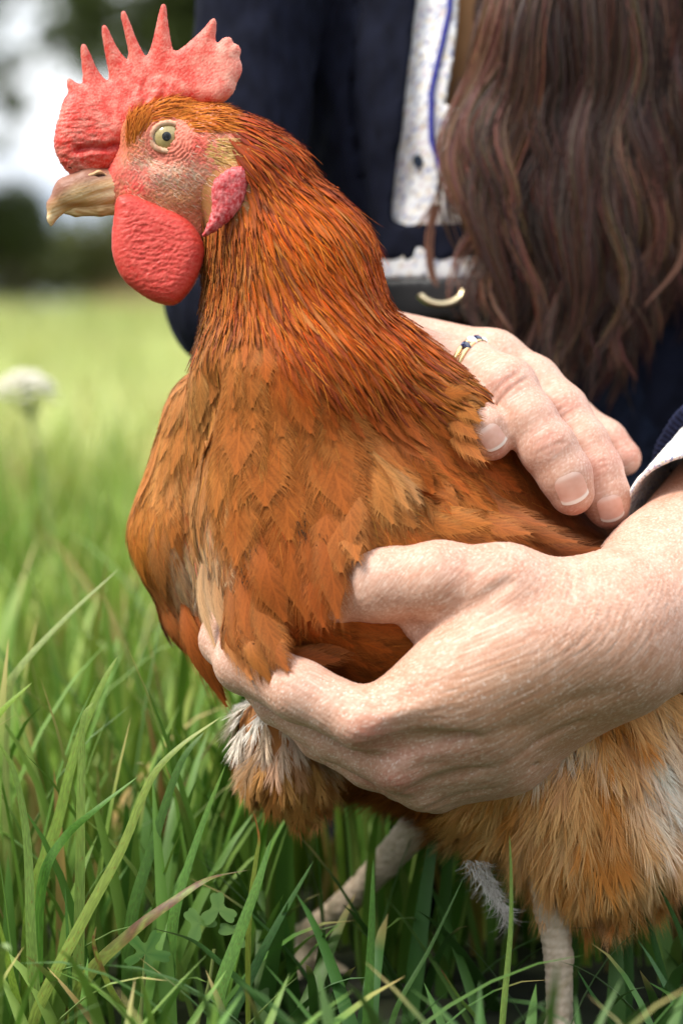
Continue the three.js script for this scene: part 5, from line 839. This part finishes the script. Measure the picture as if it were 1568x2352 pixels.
bladeThing('thin bluish blade crossing down to the right at the bottom', [[680, 2375, 60], [650, 2352, 60], [500, 2207, 60], [440, 2160, 60], [350, 2132, 60]], 24, '#5d8a4c', '#8a9a6a');
bladeThing('dark broad blade leaning right below the hen belly', [[530, 2330, -90], [550, 2292, -90], [625, 2142, -100], [720, 1977, -110]], 36, '#46703a', '#55803c');
bladeThing('single upright blade standing before the far leg', [[843, 2352, 60], [852, 2142, 60], [857, 1972, 60]], 29, '#4f7a35', '#5d8a3c');
bladeThing('thin pale green stalk standing straight in front of the thigh', [[1152, 2352, 130], [1166, 2200, 130], [1172, 2117, 130], [1172, 1992, 130], [1169, 1917, 130]], 15, '#8dab58', '#9dba5e', { fold: 0.5 });
bladeThing('short blade with reddish brown tip at the bottom middle', [[1105, 2362, 120], [1054, 2292, 120], [1009, 2222, 120]], 13, '#5c7a35', '#6b3a26');
bladeThing('thin dark blade leaning right between the two legs', [[905, 2330, -40], [984, 2182, -50], [1066, 2012, -60]], 15, '#4d7334', '#6b9350');
bladeThing('bluish green blade leaning left below the near leg', [[1440, 2392, 20], [1414, 2352, 20], [1364, 2292, 20], [1324, 2227, 20]], 18, '#4f7a48', '#5b8850');
bladeThing('narrow dark blade standing close to the leaning blade', [[165, 2352, 30], [155, 2142, 30], [150, 2037, 30]], 14, '#56823a', '#4f7a36');
bladeThing('withered tip of a blade with a brown twisted end under the fluff', [[570, 2140, -20], [575, 2067, -20], [590, 1960, -20], [595, 1927, -20], [580, 1857, -20]], 15, '#8a9a3e', '#7a4a33', { dry: [0.8, 0.7], dryCol: '#b9763a' });
bladeThing('bright light green blade leaning right at the left edge', [[-70, 1760, -150], [0, 1638, -150], [75, 1567, -150]], 26, '#93b53e', '#9dbb48');
bladeThing('pale blurred blade leaning right up to the hen breast', [[20, 1580, -330], [40, 1540, -330], [150, 1420, -340], [275, 1305, -350]], 26, '#a3b56a', '#b3c27a');
bladeThing('bright yellow green blade in the bottom left corner', [[50, 2362, 120], [20, 2217, 120], [-8, 2092, 120]], 28, '#8aa83e', '#8aa83e');
bladeThing('dim green blade rising beside the near leg at the right', [[1540, 2330, -140], [1500, 2160, -150], [1470, 2060, -160]], 24, '#3f6a30', '#4a7636');
bladeThing('dark blade at the lower right edge under the thigh fluff', [[1600, 2300, -100], [1560, 2140, -100], [1500, 2010, -110]], 22, '#476f36', '#527c3a');
// lobed buttercup leaves on thin stems
function lobedLeaf(label, cx, cy, Z, r, tilt, parts, col, stem) {
  const c = at(cx, cy, Z), t = thing('buttercup_plant', label, 'plant', [c[0], 0, c[2]]);
  for (const [dx, dy, rr, rot, nl] of parts) {
    const s = new WSoup(), q = at(cx + dx, cy + dy, Z), n = 60, nn = nrm([tilt[0], tilt[1], tilt[2]]), u = nrm(cross([0, 1, 0.3], nn)), v = cross(nn, u), C = lin(col), rows = [];
    for (let k = 0; k <= 5; k++) { const row = []; for (let i = 0; i <= n; i++) { const a = i / n * 6.283, lob = Math.pow(Math.abs(Math.cos(a * nl / 2)), 1.5), fine = 0.16 * Math.abs(Math.sin(a * nl * 1.5)), back = Math.exp(-((((a - Math.PI + 9.42) % 6.283) - 3.14) ** 2) * 8), rad = rr * S * (0.22 + 0.62 * lob + fine) * (1 - 0.75 * back) * k / 5, A = a + rot; row.push(s.w(add(add(add(q, u, Math.cos(A) * rad), v, Math.sin(A) * rad), nn, -rad * rad / (rr * S) * 0.25 + 0.0006 * Math.cos(a * nl) * k / 5), nn, mix3(C, lin('#8aa955'), clamp(0.25 * Math.abs(Math.sin(a * nl / 2)))), 0.5 + 0.5 * Math.cos(a), k / 5)); } rows.push(row); }
    for (let k = 0; k < 5; k++) for (let i = 0; i < n; i++) { s.t(rows[k][i], rows[k][i + 1], rows[k + 1][i]); s.t(rows[k][i + 1], rows[k + 1][i + 1], rows[k + 1][i]); }
    part('leaf', s.geo(), MAT.grass, t);
  }
  const st = stem.map(([x, y]) => new THREE.Vector3(...at(x, y, Z - 4))); st.push(new THREE.Vector3(st.at(-1).x, -0.003, st.at(-1).z));
  const g = new THREE.TubeGeometry(new THREE.CatmullRomCurve3(st), 20, 0.0007, 6); part('stem', g, new THREE.MeshStandardMaterial({ color: new THREE.Color(...lin('#6f7a3c')), roughness: 0.7 }), t);
}
lobedLeaf('buttercup with one deeply lobed green leaf low among the blades at the lower left', 335, 2190, -10, 66, [-0.15, 0.35, 1], [[0, 0, 62, 1.2, 5]], '#44702e', [[335, 2190], [330, 2260], [325, 2320]]);
lobedLeaf('buttercup with three toothed leaflets fanned on a hairy stem left of the foot', 492, 2180, -40, 60, [0.1, 0.5, 0.8], [[-35, -60, 46, 2.2, 3], [10, -90, 48, 1.57, 3], [50, -40, 44, 0.7, 3]], '#587c36', [[492, 2180], [480, 2260], [455, 2352]]);
{ // pale umbel far left
  const Z = -3600, c = at(58, 905, Z), t = thing('wild_flower', 'round cream flower head on a tall stalk in the meadow at the left', 'flower', [c[0] + 0.03, 0, c[2]]), r = rng0(9);
  const wh = new THREE.MeshStandardMaterial({ color: new THREE.Color(0.80, 0.75, 0.62), roughness: 0.8 }), gn = new THREE.MeshStandardMaterial({ color: new THREE.Color(0.22, 0.27, 0.1), roughness: 0.8 }), st = [], fl = [], hub = add(c, [0.004, -0.016, 0]);
  for (let i = 0; i < 90; i++) { const a = i * 2.4, rr = Math.sqrt(i / 90) * 0.0185, p = [c[0] + Math.cos(a) * rr, c[1] + 0.018 * Math.sqrt(Math.max(0, 1 - (rr / 0.01853) ** 2)) - 0.005 + (r() - 0.5) * 0.003, c[2] + Math.sin(a) * rr]; for (let k = 0; k < 5; k++) { const g = new THREE.SphereGeometry(0.0018, 6, 4); g.scale(1, 0.5, 1); g.translate(p[0] + Math.cos(k * 1.257) * 0.0012, p[1], p[2] + Math.sin(k * 1.257) * 0.0012); fl.push(g); } if (i % 4 === 0) st.push(new THREE.TubeGeometry(new THREE.LineCurve3(new THREE.Vector3(...hub), new THREE.Vector3(...p)), 1, 0.0003, 4)); }
  st.push(new THREE.TubeGeometry(new THREE.CatmullRomCurve3([new THREE.Vector3(...hub), new THREE.Vector3(hub[0] + 0.012, hub[1] * 0.6, hub[2]), new THREE.Vector3(hub[0] + 0.03, -0.003, hub[2])]), 16, 0.0009, 6));
  part('florets', mergeGeometries(fl), wh, t); part('stalk', mergeGeometries(st), gn, t);
}
renderer.render(scene, camera);
